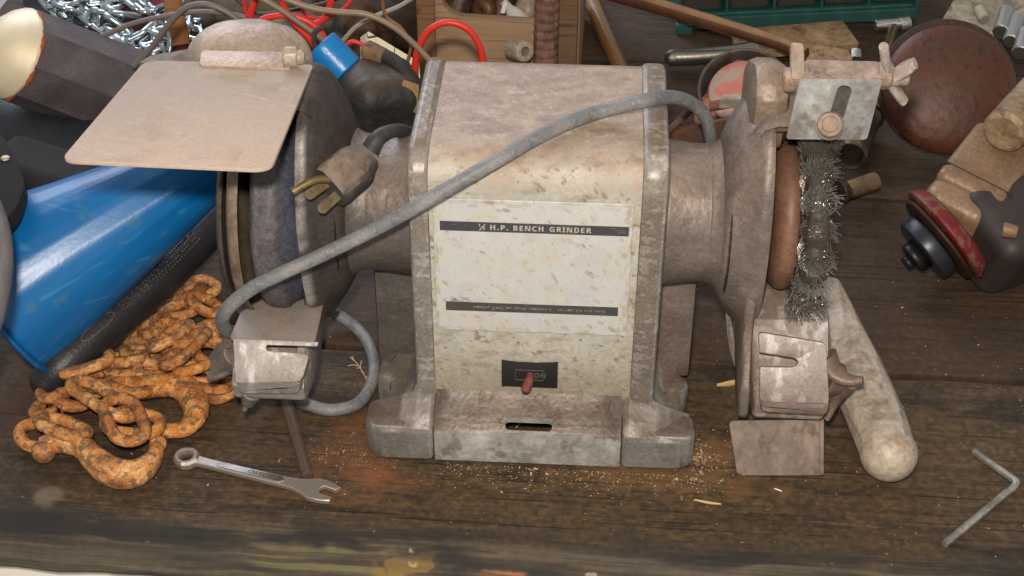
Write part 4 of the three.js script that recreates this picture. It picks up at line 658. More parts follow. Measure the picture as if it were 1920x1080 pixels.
{ // dark roll under it
  single('rubber_sleeve', 'dark scuffed rubber sleeve lying under the sledgehammer head', 'rubber sleeve', boxUV(lath([[0, 0], [.028, 0], [.031, .003], [.031, .13], [.028, .133], [0, .133]], Y(-30, 228, .07), Y(190, 300, .06), 40)), mat({ map: darkScuff, c: C(44, 50, 58), r: .6, bump: fineBump, bs: .0004 }));
  single('plastic_case', 'dark grey grooved plastic case edge behind the blue cone', 'plastic case', boxUV(bxAt(.10, .045, .05, .012, 0, 0, 0).rotateZ(-.12).rotateY(-.25).translate(...Y(105, 345, .10).toArray())), mat({ map: darkScuff, c: C(40, 40, 42), r: .85 }));
  const t = thing('pliers', 'black handle with a bright rivet at the far left edge', 'pliers', Y(10, 330, .0)), y0 = .165;
  part(t, 'handle', boxUV(poly3([Y(-60, 430, y0), Y(4, 420, y0), Y(34, 385, y0), Y(48, 345, y0), Y(34, 298, y0), Y(0, 244, y0), Y(-60, 220, y0)], .014, [.004, .006, .006, .008, .008, .006, .004], .003)), mat({ map: darkScuff, c: C(22, 21, 22), r: .9 }));
  part(t, 'rivet', new THREE.SphereGeometry(.0036, 16, 10).scale(1, .5, 1).translate(...Y(10, 297, y0 + .0005).toArray()), steel(C(190, 176, 150), .3));
  const a = Y(-252, 580, .17);
  single('rubber_disc', 'grey rubber disc edge at the far left in front of the blue cone', 'rubber disc', boxUV(lath([[0, 0], [.104, 0], [.109, .003], [.1115, .009], [.110, .016], [.104, .019], [0, .019]], a, a.clone().add(V(-.25, .75, .45).normalize()), 64)), mat({ map: darkScuff, c: C(120, 120, 124), r: .7, bump: fineBump, bs: .0004 }));
}
{ // bright galvanised chain heaped at the back left, on dark red cloth
  const cm = [steel(C(196, 204, 204), .22), steel(C(168, 178, 180), .28)];
  const cloth = (nm, lb, pts, c, y) => { const N = 28, g = new THREE.PlaneGeometry(1, 1, N, N), p = g.attributes.position, q = pts.map(([x, yy]) => Y(x, yy, y)); for (let i = 0; i < p.count; i++) { const u = p.getX(i) + .5, v = p.getY(i) + .5, P = q[0].clone().lerp(q[1], u).lerp(q[3].clone().lerp(q[2], u), v); P.y = Math.max(.002, y + (fbm(P.x * 26, P.z * 26, 311, 4) - .5) * .05); p.setXYZ(i, P.x, P.y, P.z); } g.computeVertexNormals(); return single(nm, lb, 'cloth', boxUV(g), mat({ c, r: .95, bump: fineBump, bs: .0005, two: true })); };
  cloth('red_cloth', 'dark red cloth under the bright chain at the back left', [[200, 190], [440, 120], [440, -20], [180, -20]], C(104, 22, 32), .02);
  cloth('black_cloth', 'crumpled black cloth under the left end of the bright chain', [[60, 260], [300, 230], [300, -20], [40, -20]], C(30, 27, 28), .012);
  const base = linkGeo(.0245, .0135, .0033, 20, 8), wide = linkGeo(.029, .018, .0038, 22, 8);
  let first = 0; const strands = [
    [[95, 5], [130, 20], [175, 42], [215, 60], [222, 95], [238, 130], [215, 150]], [[80, -12], [112, 30], [128, 50]], [[150, -12], [170, 25], [205, 30], [240, 55], [265, 85], [290, 100]], [[205, -10], [225, 28], [252, 30]], [[228, -12], [262, 20], [300, 40], [300, 62], [270, 85]],
    [[180, 20], [170, 60], [185, 85], [200, 105], [235, 110], [262, 96]], [[258, -12], [290, 22], [330, 10], [342, -10]], [[285, 62], [308, 78], [296, 100], [262, 108]], [[300, 40], [312, 60], [296, 92]], [[150, 20], [205, 70], [250, 75], [280, 50]], [[190, 130], [225, 118], [245, 140], [268, 150]], [[230, 60], [236, 88], [250, 118]], [[120, 10], [160, 8], [200, 4], [235, -6]]];
  const t = thing('galvanised_chain', 'heap of bright galvanised chain behind the sledgehammer head', 'chain', Y(220, 60, 0));
  strands.forEach((s, si) => {
    const c = new THREE.CatmullRomCurve3(s.map(([x, y], i) => Y(x, y, .040 + .012 * Math.sin(i * 2.1 + si * 1.7)))), n = Math.max(2, Math.round(c.getLength() / .0235));
    for (let i = 0; i < n; i++) { const a = c.getPointAt(i / n), b = c.getPointAt((i + 1) / n); part(t, 'link', setLink((si % 4 === 3 ? wide : base).clone(), a, b, (i % 2 ? 1.25 : .15) + rnd(-.35, .35)), cm[(i + si) % 2]); }
  });
  const t2 = thing('galvanised_chain', 'short length of bright chain hanging right of the wooden stick', 'chain', Y(370, 40, 0));
  for (const s of [[[352, -12], [348, 20], [352, 42], [364, 56]], [[372, -12], [368, 22], [366, 44], [364, 72]]]) { const c = new THREE.CatmullRomCurve3(s.map(([x, y]) => Y(x, y, .05))), n = Math.max(2, Math.round(c.getLength() / .0195)); for (let i = 0; i < n; i++) part(t2, 'link', setLink(base.clone(), c.getPointAt(i / n), c.getPointAt((i + 1) / n), (i % 2 ? 1.2 : .2)), cm[i % 2]); }
  single('wooden_stick', 'rough wooden stick standing among the bright chains', 'stick', boxUV(tube([[322, -20, .10], [326, 20, .09], [334, 52, .08], [340, 84, .066]].map(([x, y, h]) => Y(x, y, h)), () => [.0088, .006], 20, 10)), mat({ map: paleWood, c: C(225, 170, 120), r: .85, bump: plankBump, bs: .001 }));
}
// ---------------------------------------------------------------- back of the bench, left to right
const lump = (p, rx, ry, rz, s, k = .3) => { const g = new THREE.IcosahedronGeometry(1, 5), q = g.attributes.position; for (let i = 0; i < q.count; i++) { const a = V(q.getX(i), q.getY(i), q.getZ(i)), f = 1 - k / 2 + k * fbm(a.x * 2 + s * 3, a.y * 2 + a.z * 1.7 + s, s, 4); q.setXYZ(i, a.x * rx * f + p.x, a.y * ry * f + p.y, a.z * rz * f + p.z); } const w = mergeVertices(new THREE.BufferGeometry().setAttribute('position', q)); w.computeVertexNormals(); return boxUV(w); };
const rag = (nm, lb, cat, x, y, h, rx, ry, rz, c, s, k) => single(nm, lb, cat, lump(Y(x, y, h), rx, ry, rz, s, k), mat({ c, map: grime, r: .92, bump: castBump, bs: .0015 }));
rag('oily_rag', 'brown oily rag heaped behind the blue connector', 'rag', 660, 85, .05, .035, .05, .04, C(104, 76, 50), 401, .7);
rag('grey_dome', 'dull grey plastic dome behind the blue connector', 'plastic dome', 622, 66, .085, .013, .022, .014, C(112, 106, 98), 403, .15);
rag('beige_cap', 'beige plastic cap behind the left guard hood', 'cap', 520, 70, .07, .022, .026, .022, C(168, 148, 124), 404, .35);
rag('brown_rag', 'crumpled tan rag at the back behind the red wires', 'rag', 560, 100, .04, .04, .04, .05, C(122, 98, 66), 405, .7);
rag('dark_rag', 'dark dirty rag left of the wooden crate', 'rag', 745, 40, .03, .04, .035, .06, C(60, 48, 38), 406, .6);
rag('dusty_sack', 'dusty grey-brown lump at the back behind the grey wires', 'sack', 455, 50, .03, .06, .05, .05, C(116, 100, 84), 407, .6);
single('cardboard_box', 'dark reddish-brown cardboard box corner at the back', 'box', boxUV(bxAt(.075, .05, .06, .003, 0, 0, 0).rotateY(.3).translate(...Y(655, -2, .04).toArray())), mat({ c: C(124, 62, 36), map: grime, r: .9 }));
{ const cv = document.createElement('canvas'); cv.width = 256; cv.height = 128; const x = cv.getContext('2d'); x.fillStyle = '#d9ceb2'; x.fillRect(0, 0, 256, 128); x.fillStyle = '#4a443c'; x.fillRect(150, 0, 3, 128); for (let i = 0; i < 6; i++) x.fillRect(40, 24 + i * 14, 70 + (i * 37) % 30, 2); x.fillRect(0, 6, 256, 3);
  const lt = new THREE.CanvasTexture(cv); lt.colorSpace = THREE.SRGBColorSpace; const g = poly3([Z(690, 118, -.17), Z(790, 176, -.17), Z(786, 116, -.185), Z(690, 58, -.185)], .03, .001, .0006); g.computeBoundingBox(); const b = g.boundingBox, p = g.attributes.position, uv = g.attributes.uv; for (let i = 0; i < p.count; i++) uv.setXY(i, (p.getX(i) - b.min.x) / (b.max.x - b.min.x), (p.getY(i) - b.min.y) / (b.max.y - b.min.y));
  single('printed_carton', 'cream printed carton leaning behind the black hose', 'carton', g, mat({ map: lt, r: .85 })); }
{ // black motor behind the left boss
  const t = thing('small_motor', 'dark dusty motor block behind the left boss', 'motor', Z(712, 200, -.12).setY(0)), c = Z(708, 196, -.13);
  part(t, 'body', dusty(boxUV(new RoundedBoxGeometry(.062, .10, .06, 6, .018).rotateY(.45).rotateZ(-.12).translate(c.x, c.y - .018, c.z)), C(50, 47, 46), C(98, 82, 68), .5, 1, .9, 60, .8), mat({ vc: true, map: grime, r: .6, bump: castBump, bs: .001 }));
}
single('torn_card', 'torn yellow-tan card beside the motor housing', 'card', poly3([Z(744, 196, -.11), Z(782, 214, -.11), Z(786, 160, -.115), Z(756, 150, -.115)], .002, .002), mat({ c: C(176, 148, 98), map: grime, r: .9 }));
{ const t = thing('black_hose', 'short black hose with a tan fitting left of the grinder housing', 'hose', Z(740, 120, -.14).setY(0));
  part(t, 'hose', tube([Z(716, 104, -.145), Z(738, 116, -.14), Z(762, 140, -.13), Z(784, 178, -.12)], .0062, 30, 14), mat({ c: C(40, 38, 37), r: .5 }));
  part(t, 'fitting', boxUV(rod(Z(684, 92, -.15), Z(724, 108, -.143), .0078, .0066, .002)), mat({ c: C(150, 120, 86), map: grime, r: .6, bump: castBump, bs: .0008 })); }
{ const t = thing('blue_connector', 'bright blue cylindrical wire connector behind the left guard', 'connector', Z(628, 110, -.1).setY(.05)), a = Z(600, 84, -.105), b = Z(650, 136, -.098);
  part(t, 'sleeve', boxUV(lath([[0, .002], [.012, .002], [.0128, 0], [.0138, .001], [.014, .004], [.0142, a.distanceTo(b) - .002], [.0132, a.distanceTo(b)], [0, a.distanceTo(b)]], a, b, 40)), mat({ c: C(18, 116, 182), r: .34, bump: fineBump, bs: .0002 })); }
const wire = (nm, lb, c, r, pts, z, grp) => single(nm, lb, 'wire', tube(pts.map(([x, y, k]) => Z(x, y, k ?? z)), r, 50, 8), mat({ c, r: .45, bump: fineBump, bs: .0001 }), grp);
const RED = C(206, 48, 34), GRY = C(112, 102, 94);
wire('red_wire', 'red wire arching over the front of the wooden crate', RED, .0027, [[770, 200], [776, 150], [784, 92], [808, 54], [842, 42], [876, 54], [898, 84], [906, 120]], -.145);
wire('red_wire', 'red wire looping from left into the blue connector', RED, .0026, [[474, 62], [490, 38], [516, 30], [548, 30], [580, 42], [602, 62], [614, 84], [618, 100]], -.13);
wire('red_wire', 'red wire crossing diagonally down to the blue connector', RED, .0026, [[526, -8], [536, 20], [556, 48], [578, 70], [592, 90], [596, 104]], -.14);
wire('red_wire', 'red wire hanging straight at the far left of the tangle', RED, .0028, [[482, -10], [474, 14], [470, 36], [476, 56]], -.17);
wire('red_wire', 'red wire bent sharply at the top right of the tangle', RED, .0027, [[622, -10], [618, 14], [612, 30], [598, 42], [584, 46]], -.16);
wire('red_wire', 'thin red wire end running down beside the printed carton', RED, .0013, [[786, 96], [780, 116], [774, 140], [770, 160]], -.15);
wire('grey_wire', 'long grey wire arching over the bright chains', GRY, .0026, [[252, 124], [282, 92], [318, 44], [350, 14], [384, 8], [424, 22], [466, 52], [500, 74]], -.2);
wire('grey_wire', 'grey wire running low across the bright chains', GRY, .0022, [[196, 66], [250, 44], [310, 30], [380, 22], [440, 28], [496, 46], [540, 82]], -.21);
wire('grey_wire', 'grey wire slanting down to the blue connector', C(120, 104, 84), .0024, [[470, -14], [520, 14], [566, 46], [600, 70], [624, 96]], -.125);
wire('grey_wire', 'thin brown-grey wire sweeping right to the grinder housing', C(132, 112, 92), .0024, [[520, -8], [580, 14], [630, 22], [690, 28], [740, 52], [782, 88], [812, 120]], -.135);
wire('grey_wire', 'short dark wire rising from the blue connector', C(70, 62, 58), .002, [[592, 92], [588, 74], [592, 58], [604, 50]], -.12);
wire('red_wire', 'thin red wire curling behind the grey dome', RED, .0016, [[560, -8], [572, 26], [600, 34], [640, 20], [664, -6]], -.19);
wire('red_wire', 'thin red wire dipping under the grey wires near the hood', RED, .0018, [[458, -8], [462, 24], [480, 50], [500, 62]], -.19);
wire('red_wire', 'thin red wire looping low in front of the brown rag', RED, .0017, [[636, 100], [660, 78], [690, 92], [700, 124], [688, 150]], -.15);
wire('grey_wire', 'thin dark wire crossing over the tan rag at the back', C(64, 56, 52), .0016, [[436, -8], [480, 24], [540, 20], [600, 8], [650, -8]], -.2);
wire('grey_wire', 'thin dark wire curling round the beige cap', C(70, 60, 54), .0015, [[488, 92], [500, 60], [530, 46], [560, 60], [572, 88]], -.15);
wire('grey_wire', 'thin copper-brown wire hanging beside the crate post', C(128, 86, 52), .0013, [[716, -8], [724, 30], [752, 52], [770, 84], [764, 116]], -.17);
wire('grey_wire', 'pale grey wire rising straight behind the blue connector', C(150, 140, 128), .0018, [[640, 80], [668, 50], [704, 30], [748, 12], [780, -8]], -.2);
{ // wooden crate with junk
  const z = -.37, t = thing('wooden_crate', 'wooden crate with a hand hole standing behind the grinder', 'crate', Z(930, 60, z).setY(0));
  const q = (x, y) => { const p = Z(x, y, z); return [p.x, p.y]; }, [xl] = q(812, 60), [xr] = q(1052, 60), top = .30;
  const yh = q(900, 36)[1], s = new THREE.Shape(); s.moveTo(xl, .002); s.lineTo(xr, .002); s.lineTo(xr, top); s.lineTo(xl, top); s.closePath();
  const h = new THREE.Path(), hl = q(822, 20)[0], hr = q(1010, 20)[0]; h.moveTo(hl + .022, yh); h.lineTo(hr, yh - .002); h.quadraticCurveTo(hr + .01, yh + .03, hr - .02, yh + .06); h.lineTo(hl + .02, yh + .06); h.quadraticCurveTo(hl - .004, yh + .035, hl + .004, yh + .016); h.quadraticCurveTo(hl + .008, yh + .002, hl + .022, yh); s.holes.push(h);
  const wm = mat({ map: paleWood, c: C(255, 244, 232), r: .85, bump: plankBump, bs: .0008 });
  part(t, 'front_board', boxUV(extr(s, .012, .001).translate(0, 0, z - .012)), wm);
  const post = (x0, x1, c, zz) => { const a = Z(x0, 60, zz).x, b = Z(x1, 60, zz).x; part(t, 'post', boxUV(bxAt(b - a, top, .026, .002, (a + b) / 2, top / 2 + .001, zz - .013).applyMatrix4(new THREE.Matrix4())), mat({ map: paleWood, c, r: .9, bump: plankBump, bs: .0008 })); };
  post(782, 816, C(214, 186, 156), z + .004); post(1046, 1082, C(186, 172, 158), z + .004);
  part(t, 'side_board', bxAt(.012, top, .2, .002, xl - .01, top / 2 + .001, z - .125), wm); part(t, 'side_board', bxAt(.012, top, .2, .002, xr + .01, top / 2 + .001, z - .125), wm); part(t, 'floor_board', bxAt(xr - xl, .012, .2, .002, (xl + xr) / 2, .01, z - .12), wm);
  const yb = yh - .006, inside = (nm, lb, ct, g, m) => single(nm, lb, ct, g, m);
  const Q = (x, y, d) => Z(x, y, z - d);
  inside('pipe_stub', 'grey pipe stub leaning inside the hand hole of the crate', 'pipe', boxUV(rod(Q(848, 42, .03), Q(868, -20, .05), .0125, .0125, .002)), mat({ c: C(112, 96, 86), map: grime, r: .5, m: .3 }));
  inside('pipe_elbow', 'curved copper-brown pipe elbow inside the crate', 'pipe elbow', tube([Q(900, 46, .05), Q(896, 20, .045), Q(906, 4, .04), Q(918, 16, .035), Q(912, 44, .035)], .007, 30, 12), mat({ c: C(140, 100, 72), map: grime, r: .5, m: .3 }));
  inside('brown_fitting', 'brown pipe fitting in the middle of the crate hole', 'fitting', boxUV(rod(Q(930, 36, .04), Q(950, -14, .05), .009, .009, .002)), mat({ c: C(118, 80, 60), map: grime, r: .6 }));
  inside('light_bulb', 'small clear bulb with a white tag inside the crate', 'bulb', lath([[0, 0], [.004, .0], [.0045, .008], [.009, .018], [.0095, .026], [.006, .033], [0, .035]], Q(944, 4, .03), Q(970, 34, .02), 24), mat({ c: C(200, 194, 182), r: .25 }));
  inside('white_tag', 'tiny white paper tag inside the crate', 'tag', poly3([Q(938, 24, .018), Q(946, 26, .018), Q(952, 6, .022), Q(944, 4, .022)], .0008, .0004), mat({ c: C(214, 214, 216), r: .8 }));
  inside('white_ball', 'off-white ball at the right end of the crate hole', 'ball', new THREE.SphereGeometry(.0125, 24, 16).translate(...Q(990, 18, .03).toArray()), mat({ c: C(186, 172, 152), map: grime, r: .5 }));
  
  single('junk_lump', 'dark brown junk filling the bottom of the crate', 'junk', lump(Q(910, 60, .08), .056, .05, .045, 410, .5), mat({ c: C(66, 48, 38), map: grime, r: .9, bump: castBump, bs: .002 }));
  const pa = Z(958, 96, z + .03), pb = Z(978, 92, z + .05);
  single('white_fitting', 'small white pipe fitting at the foot of the crate', 'fitting', lath([[.0045, 0], [.0085, 0], [.0095, .002], [.0095, .022], [.0085, .024], [.0045, .024], [.0042, .004], [.0045, 0]], Z(985, 97, z + .05), Z(958, 90, z + .03), 28), mat({ c: C(204, 192, 172), map: grime, r: .5 }));
  const rd = []; { const L = .30; let y = 0; while (y < L) { rd.push([.0102, y], [.0112, y + .002], [.0112, y + .0055], [.0102, y + .0075]); y += .0085; } }
  single('ribbed_conduit', 'ribbed purplish-brown flexible conduit in front of the crate', 'conduit', boxUV(lath([[0, 0], ...rd, [0, .3]], Z(1021, 150, z + .03), Z(1026, -10, z + .025), 24)), mat({ c: C(150, 112, 98), map: grime, r: .7 }));
}
{ const br = tex(256, 256, (u, v) => { const a = Math.abs(((u * 6 + v * 10) % 1) - .5) * 2, b = Math.abs(((u * 6 - v * 10 + 20) % 1) - .5) * 2, k = Math.max(sstep(.7, 1, a), sstep(.7, 1, b)); return mix3(C(122, 80, 42), C(196, 156, 104), k); }, true, 1 / .047);
  const br2 = tex(128, 128, (u, v) => { const a = Math.abs(((u * 6 + v * 10) % 1) - .5) * 2, k = sstep(.6, 1, a); return [k, k, k]; }, false, 1 / .047);
  single('braided_hose', 'amber braided hose lying right of the crate', 'hose', tube([Y(1100, -20, .012), Y(1116, 20, .010), Y(1134, 62, .009), Y(1156, 112, .009), Y(1176, 160, .009)], .0082, 50, 20), mat({ map: br, r: .28, bump: br2, bs: .0006 })); }
single('broom_handle', 'worn brown wooden handle lying across in front of the green drawers', 'handle', boxUV(tube([[1130, -18, .06], [1200, 2, .058], [1300, 32, .055], [1400, 62, .052], [1470, 84, .05], [1510, 102, .048]].map(([x, y, h]) => Y(x, y, h)), (t) => [lerp(.0085, .0068, t), lerp(.0085, .0068, t)], 50, 14)), mat({ map: tex(256, 256, (u, v) => { const a = fbm(u * 30, v * 4, 321, 4, 30, 4), b = sstep(.35, .6, v + (fbm(u * 5, v * 5, 322, 3) - .5) * .5); return mix3(mix3(C(104, 66, 40), C(78, 48, 30), a), mix3(C(164, 128, 88), C(134, 100, 66), a), b); }, true, 1 / .22), r: .5 }));
{ // green drawer cabinet
  const t = thing('drawer_cabinet', 'green drawer cabinet with small clear drawers at the back right', 'drawer cabinet', Y(1490, 40, 0));
  const a = Y(1272, 62, .0), b = Y(1702, 42, .0), X = b.clone().sub(a).normalize(), N = X.clone().cross(V(0, 1, 0)).negate(), Wd = a.distanceTo(b) * 1.03; const nz = V(0, 1, 0).cross(X).negate(); const front = X.clone().cross(V(0, 1, 0));
  const gm = mat({ c: C(54, 118, 112), map: grime, r: .5, bump: fineBump, bs: .0003 });
  const at = (x, y, z, w, h, d, r = .002) => basis(rbox(w, h, d, r).translate(x + w / 2, y + h / 2, -z - d / 2), a, X, V(0, 1, 0));
  part(t, 'bottom_rail', merge([at(0, .002, 0, Wd, .014, .012), at(0, .014, .006, Wd, .004, .10)]), gm);
  part(t, 'side_panel', at(-.002, .002, .002, .004, .15, .11, .001), gm); part(t, 'side_panel', at(Wd - .002, .002, .002, .005, .15, .11, .001), gm); part(t, 'back_panel', at(0, .002, .108, Wd, .15, .004, .001), gm);
  const n = 5, cw = Wd / n; for (let i = 1; i < n; i++) part(t, 'divider', at(i * cw - .0015, .016, .006, .003, .13, .10, .0008), gm);
  for (let row = 0; row < 3; row++) { if (row) part(t, 'shelf', at(.002, .016 + row * .044, .008, Wd - .004, .003, .10, .0008), gm);
    for (let i = 0; i < n; i++) { const d = part(t, 'drawer', at(i * cw + .004, .0185 + row * .044, .009, cw - .008, .038, .08, .006), new THREE.MeshPhysicalMaterial({ color: sRGB(C(214, 208, 198)), transmission: .93, roughness: .1, thickness: 0 }));
      part(d, 'drawer_contents', merge([0, 1, 2, 3, 4, 5].map((k) => at(i * cw + .007 + rnd(0, cw - .03), .021 + row * .044 + rnd(0, .012), .014 + rnd(0, .04), rnd(.006, .014), rnd(.005, .01), .012, .002))), mat({ c: C(96, 86, 74), r: .4, m: .5 })); } }
  part(t, 'foot', at(-.004, 0, -.006, .018, .012, .01, .002), gm);
}
single('steel_scoop', 'shiny half-round steel handle end lying right of the housing', 'handle', merge([tube([Y(1262, 108, .014), Y(1310, 106, .015), Y(1360, 101, .017), Y(1420, 92, .02)], (t) => [.0088, .0085], 30, 16), new THREE.SphereGeometry(.0087, 20, 14).translate(...Y(1262, 108, .014).toArray())]), steel(C(150, 146, 136), .33));
{ // faded red tool with round rim
  const t = thing('red_sander_base', 'faded red machine with a round dark rim behind the right guard', 'machine', Y(1400, 170, 0)), c = Y(1396, 170, .07), n = V(-.08, .86, .5);
  part(t, 'rim', boxUV(lath([[.036, -.014], [.041, -.014], [.0425, -.004], [.0425, .003], [.041, .005], [.039, .003], [.038, -.006], [.036, -.014]], c, c.clone().add(n), 64)), mat({ c: C(116, 108, 102), map: grime, r: .5, m: .3 }));
  part(t, 'cover', boxUV(lath([[0, .002], [.02, .002], [.031, .0], [.033, -.004], [.033, -.012], [0, -.012]], c, c.clone().add(n), 56)), mat({ map: tex(256, 256, (u, v) => { const a = fbm(u * 5, v * 5, 331, 4, 5); return mix3(mix3(C(196, 104, 90), C(206, 140, 124), a), C(176, 156, 140), sstep(.5, .62, fbm(u * 7, v * 7, 332, 4, 7))); }, true, 1 / .08), r: .7, bump: castBump, bs: .0006 }), 'faded red cover');
  part(t, 'rim_groove_ring', boxUV(lath([[.0335, -.012], [.0365, -.012], [.0365, -.011], [.0335, -.011]], c, c.clone().add(n), 56)), mat({ c: C(34, 32, 34), r: .5 }));  // black inner groove between the rim and the red cover
  part(t, 'body', boxUV(poly3([Y(1300, 196, .062), Y(1352, 196, .062), Y(1396, 190, .066), Y(1400, 120, .06), Y(1368, 130, .058), Y(1336, 160, .06)], .03, .006, .003)), mat({ c: C(190, 128, 110), map: castPaint, r: .75 }));
  part(t, 'knob', rod(Y(1386, 128, .074), Y(1385, 124, .080), .008, .007, .001, 20), mat({ c: C(120, 96, 84), map: grime, r: .7 }));
  part(t, 'pale_strip', boxUV(poly3([Z(1348, 186, -.09), Z(1450, 184, -.09), Z(1450, 170, -.095), Z(1356, 176, -.095)], .01, .001)), mat({ c: C(180, 170, 156), map: grime, r: .7 }));
}
{ const t = thing('rusty_box', 'rusty brown metal box in the gap behind the power cord', 'box', Y(1330, 230, 0)), m = mat({ map: rustBrown, c: C(220, 200, 180), r: .7, bump: castBump, bs: .0006 });
  part(t, 'front_wall', boxUV(poly3([Z(1236, 300, -.13), Z(1420, 300, -.13), Z(1420, 212, -.13), Z(1240, 250, -.13)], .004, .002)), m); part(t, 'rim', boxUV(tube([Z(1330, 200, -.13), Z(1380, 192, -.13), Z(1430, 192, -.13)], .004, 20, 10)), mat({ map: rustBrown, c: C(255, 230, 200), r: .7 })); part(t, 'strap', boxUV(rod(Z(1238, 262, -.125), Z(1300, 200, -.14), .003)), m); }
{ const m = mat({ map: grime, c: C(190, 158, 118), r: .9 });
  single('cardboard_sheet', 'flat tan cardboard piece below the green drawers', 'cardboard', boxUV(poly3([Y(1380, 100, .022), Y(1612, 82, .022), Y(1580, 38, .022), Y(1372, 54, .022)], .008, .003)), m);
  single('cardboard_scrap', 'folded cardboard scrap behind the right shield bracket', 'cardboard', boxUV(poly3([Y(1510, 112, .035), Y(1600, 112, .035), Y(1590, 90, .04), Y(1530, 84, .04)], .004, .002)), mat({ map: grime, c: C(184, 152, 118), r: .9 })); }
{ const t = thing('ratchet', 'chrome ratchet head with an olive handle behind the right wing nut', 'ratchet', Y(1670, 70, 0));
  part(t, 'handle', boxUV(tube([Y(1652, 130, .03), Y(1664, 90, .03), Y(1676, 50, .03)], () => [.0075, .005], 20, 12)), mat({ c: C(134, 112, 76), map: grime, r: .4, m: .5 }));
  part(t, 'head', merge([rod(Y(1640, 48, .034), Y(1688, 44, .034), .006), rod(Y(1686, 46, .034), Y(1704, 44, .034), .008)]), steel(C(190, 190, 186), .22));
  single('small_socket', 'tiny chrome socket behind the shield bracket', 'socket', rod(Y(1604, 112, .03), Y(1604, 96, .034), .006), steel(C(180, 178, 172), .25)); }
{ // rusty disc
  const t = thing('rusty_disc', 'large round rusty brown lid tilted up at the right', 'disc', Y(1790, 200, 0)), c = Y(1782, 164, .075), n = V(-.05, .66, .75).normalize();
  part(t, 'lid', boxUV(lath([[0, .011], [.02, .0098], [.038, .0065], [.051, .0015], [.0575, -.004], [.0595, -.008], [.0585, -.0095], [.054, -.008], [0, .001]], c, c.clone().add(n), 72)), mat({ map: rustBrown, c: C(222, 186, 158), r: .5, m: .1, bump: castBump, bs: .0006 }));
  const c2 = c.clone().addScaledVector(n, -.016).add(V(-.002, .004, 0));
  part(t, 'pan', boxUV(lath([[0, -.03], [.045, -.03], [.058, -.012], [.0615, .004], [.060, .006], [.058, .004], [0, .002]], c2, c2.clone().add(n), 72)), mat({ map: rustBrown, c: C(150, 130, 118), r: .6, bump: castBump, bs: .001 }));
}
{ single('white_paper', 'off-white paper sheet at the top right corner', 'paper', boxUV(poly3([Y(1752, 60, .03), Y(1900, 70, .03), Y(1960, 10, .05), Y(1940, -30, .05), Y(1800, -20, .04)], .003, .003)), mat({ c: C(206, 194, 176), map: grime, r: .85 }));
  [[1876, 60, 1888, 20, .008, 'white-capped chrome socket nearest the rusty lid'], [1894, 78, 1908, 34, .0075, 'chrome socket second from the rusty lid'], [1912, 100, 1924, 60, .008, 'chrome socket at the right edge, lowest'], [1846, 36, 1834, 14, .0055, 'short tan bolt on the white paper']].forEach(([a, b, c, d, r, l], i) => single(i < 3 ? 'chrome_socket' : 'tan_bolt', l, i < 3 ? 'socket' : 'bolt', rod(Y(a, b, .06), Y(c, d, .065), r, r * .95, .0012), i < 3 ? steel(C(186, 184, 180), .28) : mat({ c: C(170, 156, 134), r: .6 }), i < 3 ? 'chrome sockets at the upper right' : undefined));
  single('white_tube', 'cream paint-splashed tube along the right edge beside the rusty lid', 'tube', boxUV(rod(Y(1880, 250, .11), Y(1960, 160, .11), .018, .018, .004)), mat({ c: C(196, 168, 134), map: grime, r: .5, m: .2 })); }
{ // sockets behind the wire wheel
  const a = Y(1596, 292, .028), b = Y(1632, 212, .024), L = a.distanceTo(b), t = thing('pipe_nipple', 'short tan open pipe piece behind the wire wheel', 'pipe', Y(1610, 250, 0));
  part(t, 'pipe', boxUV(toCreasedNormals(lath([[.0105, .0], [.0125, -.001], [.0138, .001], [.0142, .005], [.0128, .008], [.0128, L - .01], [.0145, L - .008], [.0145, L], [.0105, L], [.0105, .02], [.0105, 0]], a, b, 40), .7)), mat({ c: C(150, 124, 96), map: grime, r: .45, m: .35 }));
  part(t, 'inner_disc', lath([[0, .012], [.0104, .012], [.0104, .013], [0, .013]], a, b, 28), mat({ c: C(130, 124, 118), r: .4, m: .5 }));
  const c = Y(1578, 360, .02), d = Y(1642, 340, .02), s = thing('deep_socket', 'slim brown deep socket pointing right behind the wire wheel', 'socket', Y(1610, 350, 0));
  part(s, 'body', boxUV(rod(c, d, .0078, .0088, .001)), mat({ c: C(150, 126, 102), map: grime, r: .45, m: .4 })); part(s, 'collar', boxUV(rod(c.clone().lerp(d, -.08), c.clone().lerp(d, .12), .0115, .0105, .001)), mat({ c: C(84, 66, 54), map: grime, r: .5, m: .3 }));
}
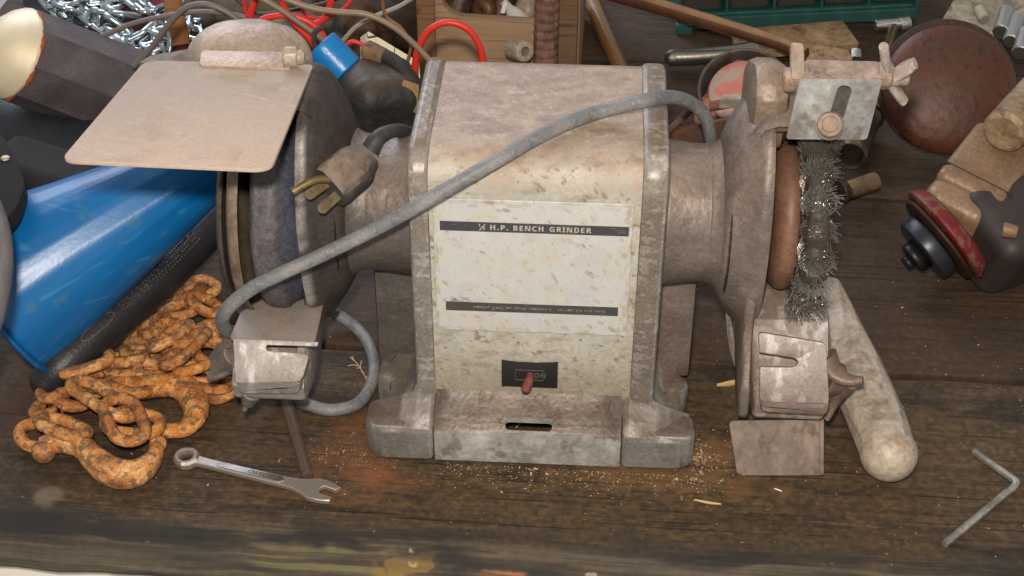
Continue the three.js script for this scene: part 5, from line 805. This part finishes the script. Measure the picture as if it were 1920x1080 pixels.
{ // angle grinder at the right edge
  const t = thing('angle_grinder', 'tan angle grinder head with worn red flange at the right edge', 'angle grinder', Y(1820, 400, 0));
  const c = Y(1776, 436, .048), ax = V(-.79, -.6, .36).normalize(), A = (k) => c.clone().addScaledVector(ax, k);
  const tan = mat({ c: C(160, 130, 102), map: castPaint, r: .42, m: .1, bump: castBump, bs: .0006 });
  part(t, 'flange', boxUV(lath([[0, -.008], [.036, -.008], [.041, -.005], [.043, -.001], [.0445, .002], [.0435, .0045], [.036, .006], [0, .006]], A(0), A(1), 56)), mat({ map: tex(256, 256, (u, v) => { const a = fbm(u * 8, v * 8, 341, 4, 8); return mix3(mix3(C(138, 26, 30), C(92, 24, 24), a), C(112, 80, 62), sstep(.48, .58, fbm(u * 9, v * 9, 342, 4, 9)) * .9); }, true, 1 / .07), r: .5, bump: castBump, bs: .0005 }), 'worn red flange');
  part(t, 'lower_rim', boxUV(lath([[.02, .006], [.038, .006], [.040, .008], [.038, .011], [.02, .012]], A(0), A(1), 48)), mat({ c: C(140, 104, 78), map: rustBrown, r: .6 }));
  part(t, 'clamp_ring', lath([[0, .012], [.026, .012], [.028, .014], [.028, .024], [.026, .026], [0, .026]], A(0), A(1), 48), mat({ c: C(52, 54, 60), r: .35, m: .4 }));
  part(t, 'spindle_nut', merge([lath([[0, .026], [.014, .026], [.014, .034], [.012, .036], [0, .036]], A(0), A(1), 6), lath([[0, .036], [.006, .036], [.006, .042], [0, .042]], A(0), A(1), 16)]), mat({ c: C(40, 40, 42), r: .4, m: .4 }));
  const g0 = Y(1806, 388, .056), g1 = Y(1876, 296, .066), gx = g1.clone().sub(g0), GL = gx.length();
  part(t, 'gear_case', boxUV(basis(rbox(GL * 1.15, .05, .06, .008, 5), g0.clone().lerp(g1, .52), gx, V(-.2, .75, .6))), tan);
  part(t, 'neck', boxUV(basis(rbox(.03, .046, .056, .012, 5), Y(1790, 402, .052), gx, V(-.2, .75, .6))), tan);
  part(t, 'gear_case_seam', boxUV(basis(rbox(.0022, .0505, .0605, .001, 2), g0.clone().lerp(g1, .16), gx, V(-.2, .75, .6))), mat({ c: C(48, 40, 34), r: .8 }));
  part(t, 'motor_body', boxUV(basis(rbox(.13, .07, .075, .016, 5), Y(1935, 420, .038), V(.8, .02, -.5), V(-.2, .8, .5))), mat({ map: darkScuff, c: C(72, 64, 62), r: .55 }));
  part(t, 'screw', rod(Y(1880, 430, .074), Y(1908, 436, .074), .006, .005), mat({ c: C(150, 120, 90), r: .5, m: .4 }));
}
renderer.render(scene, camera);
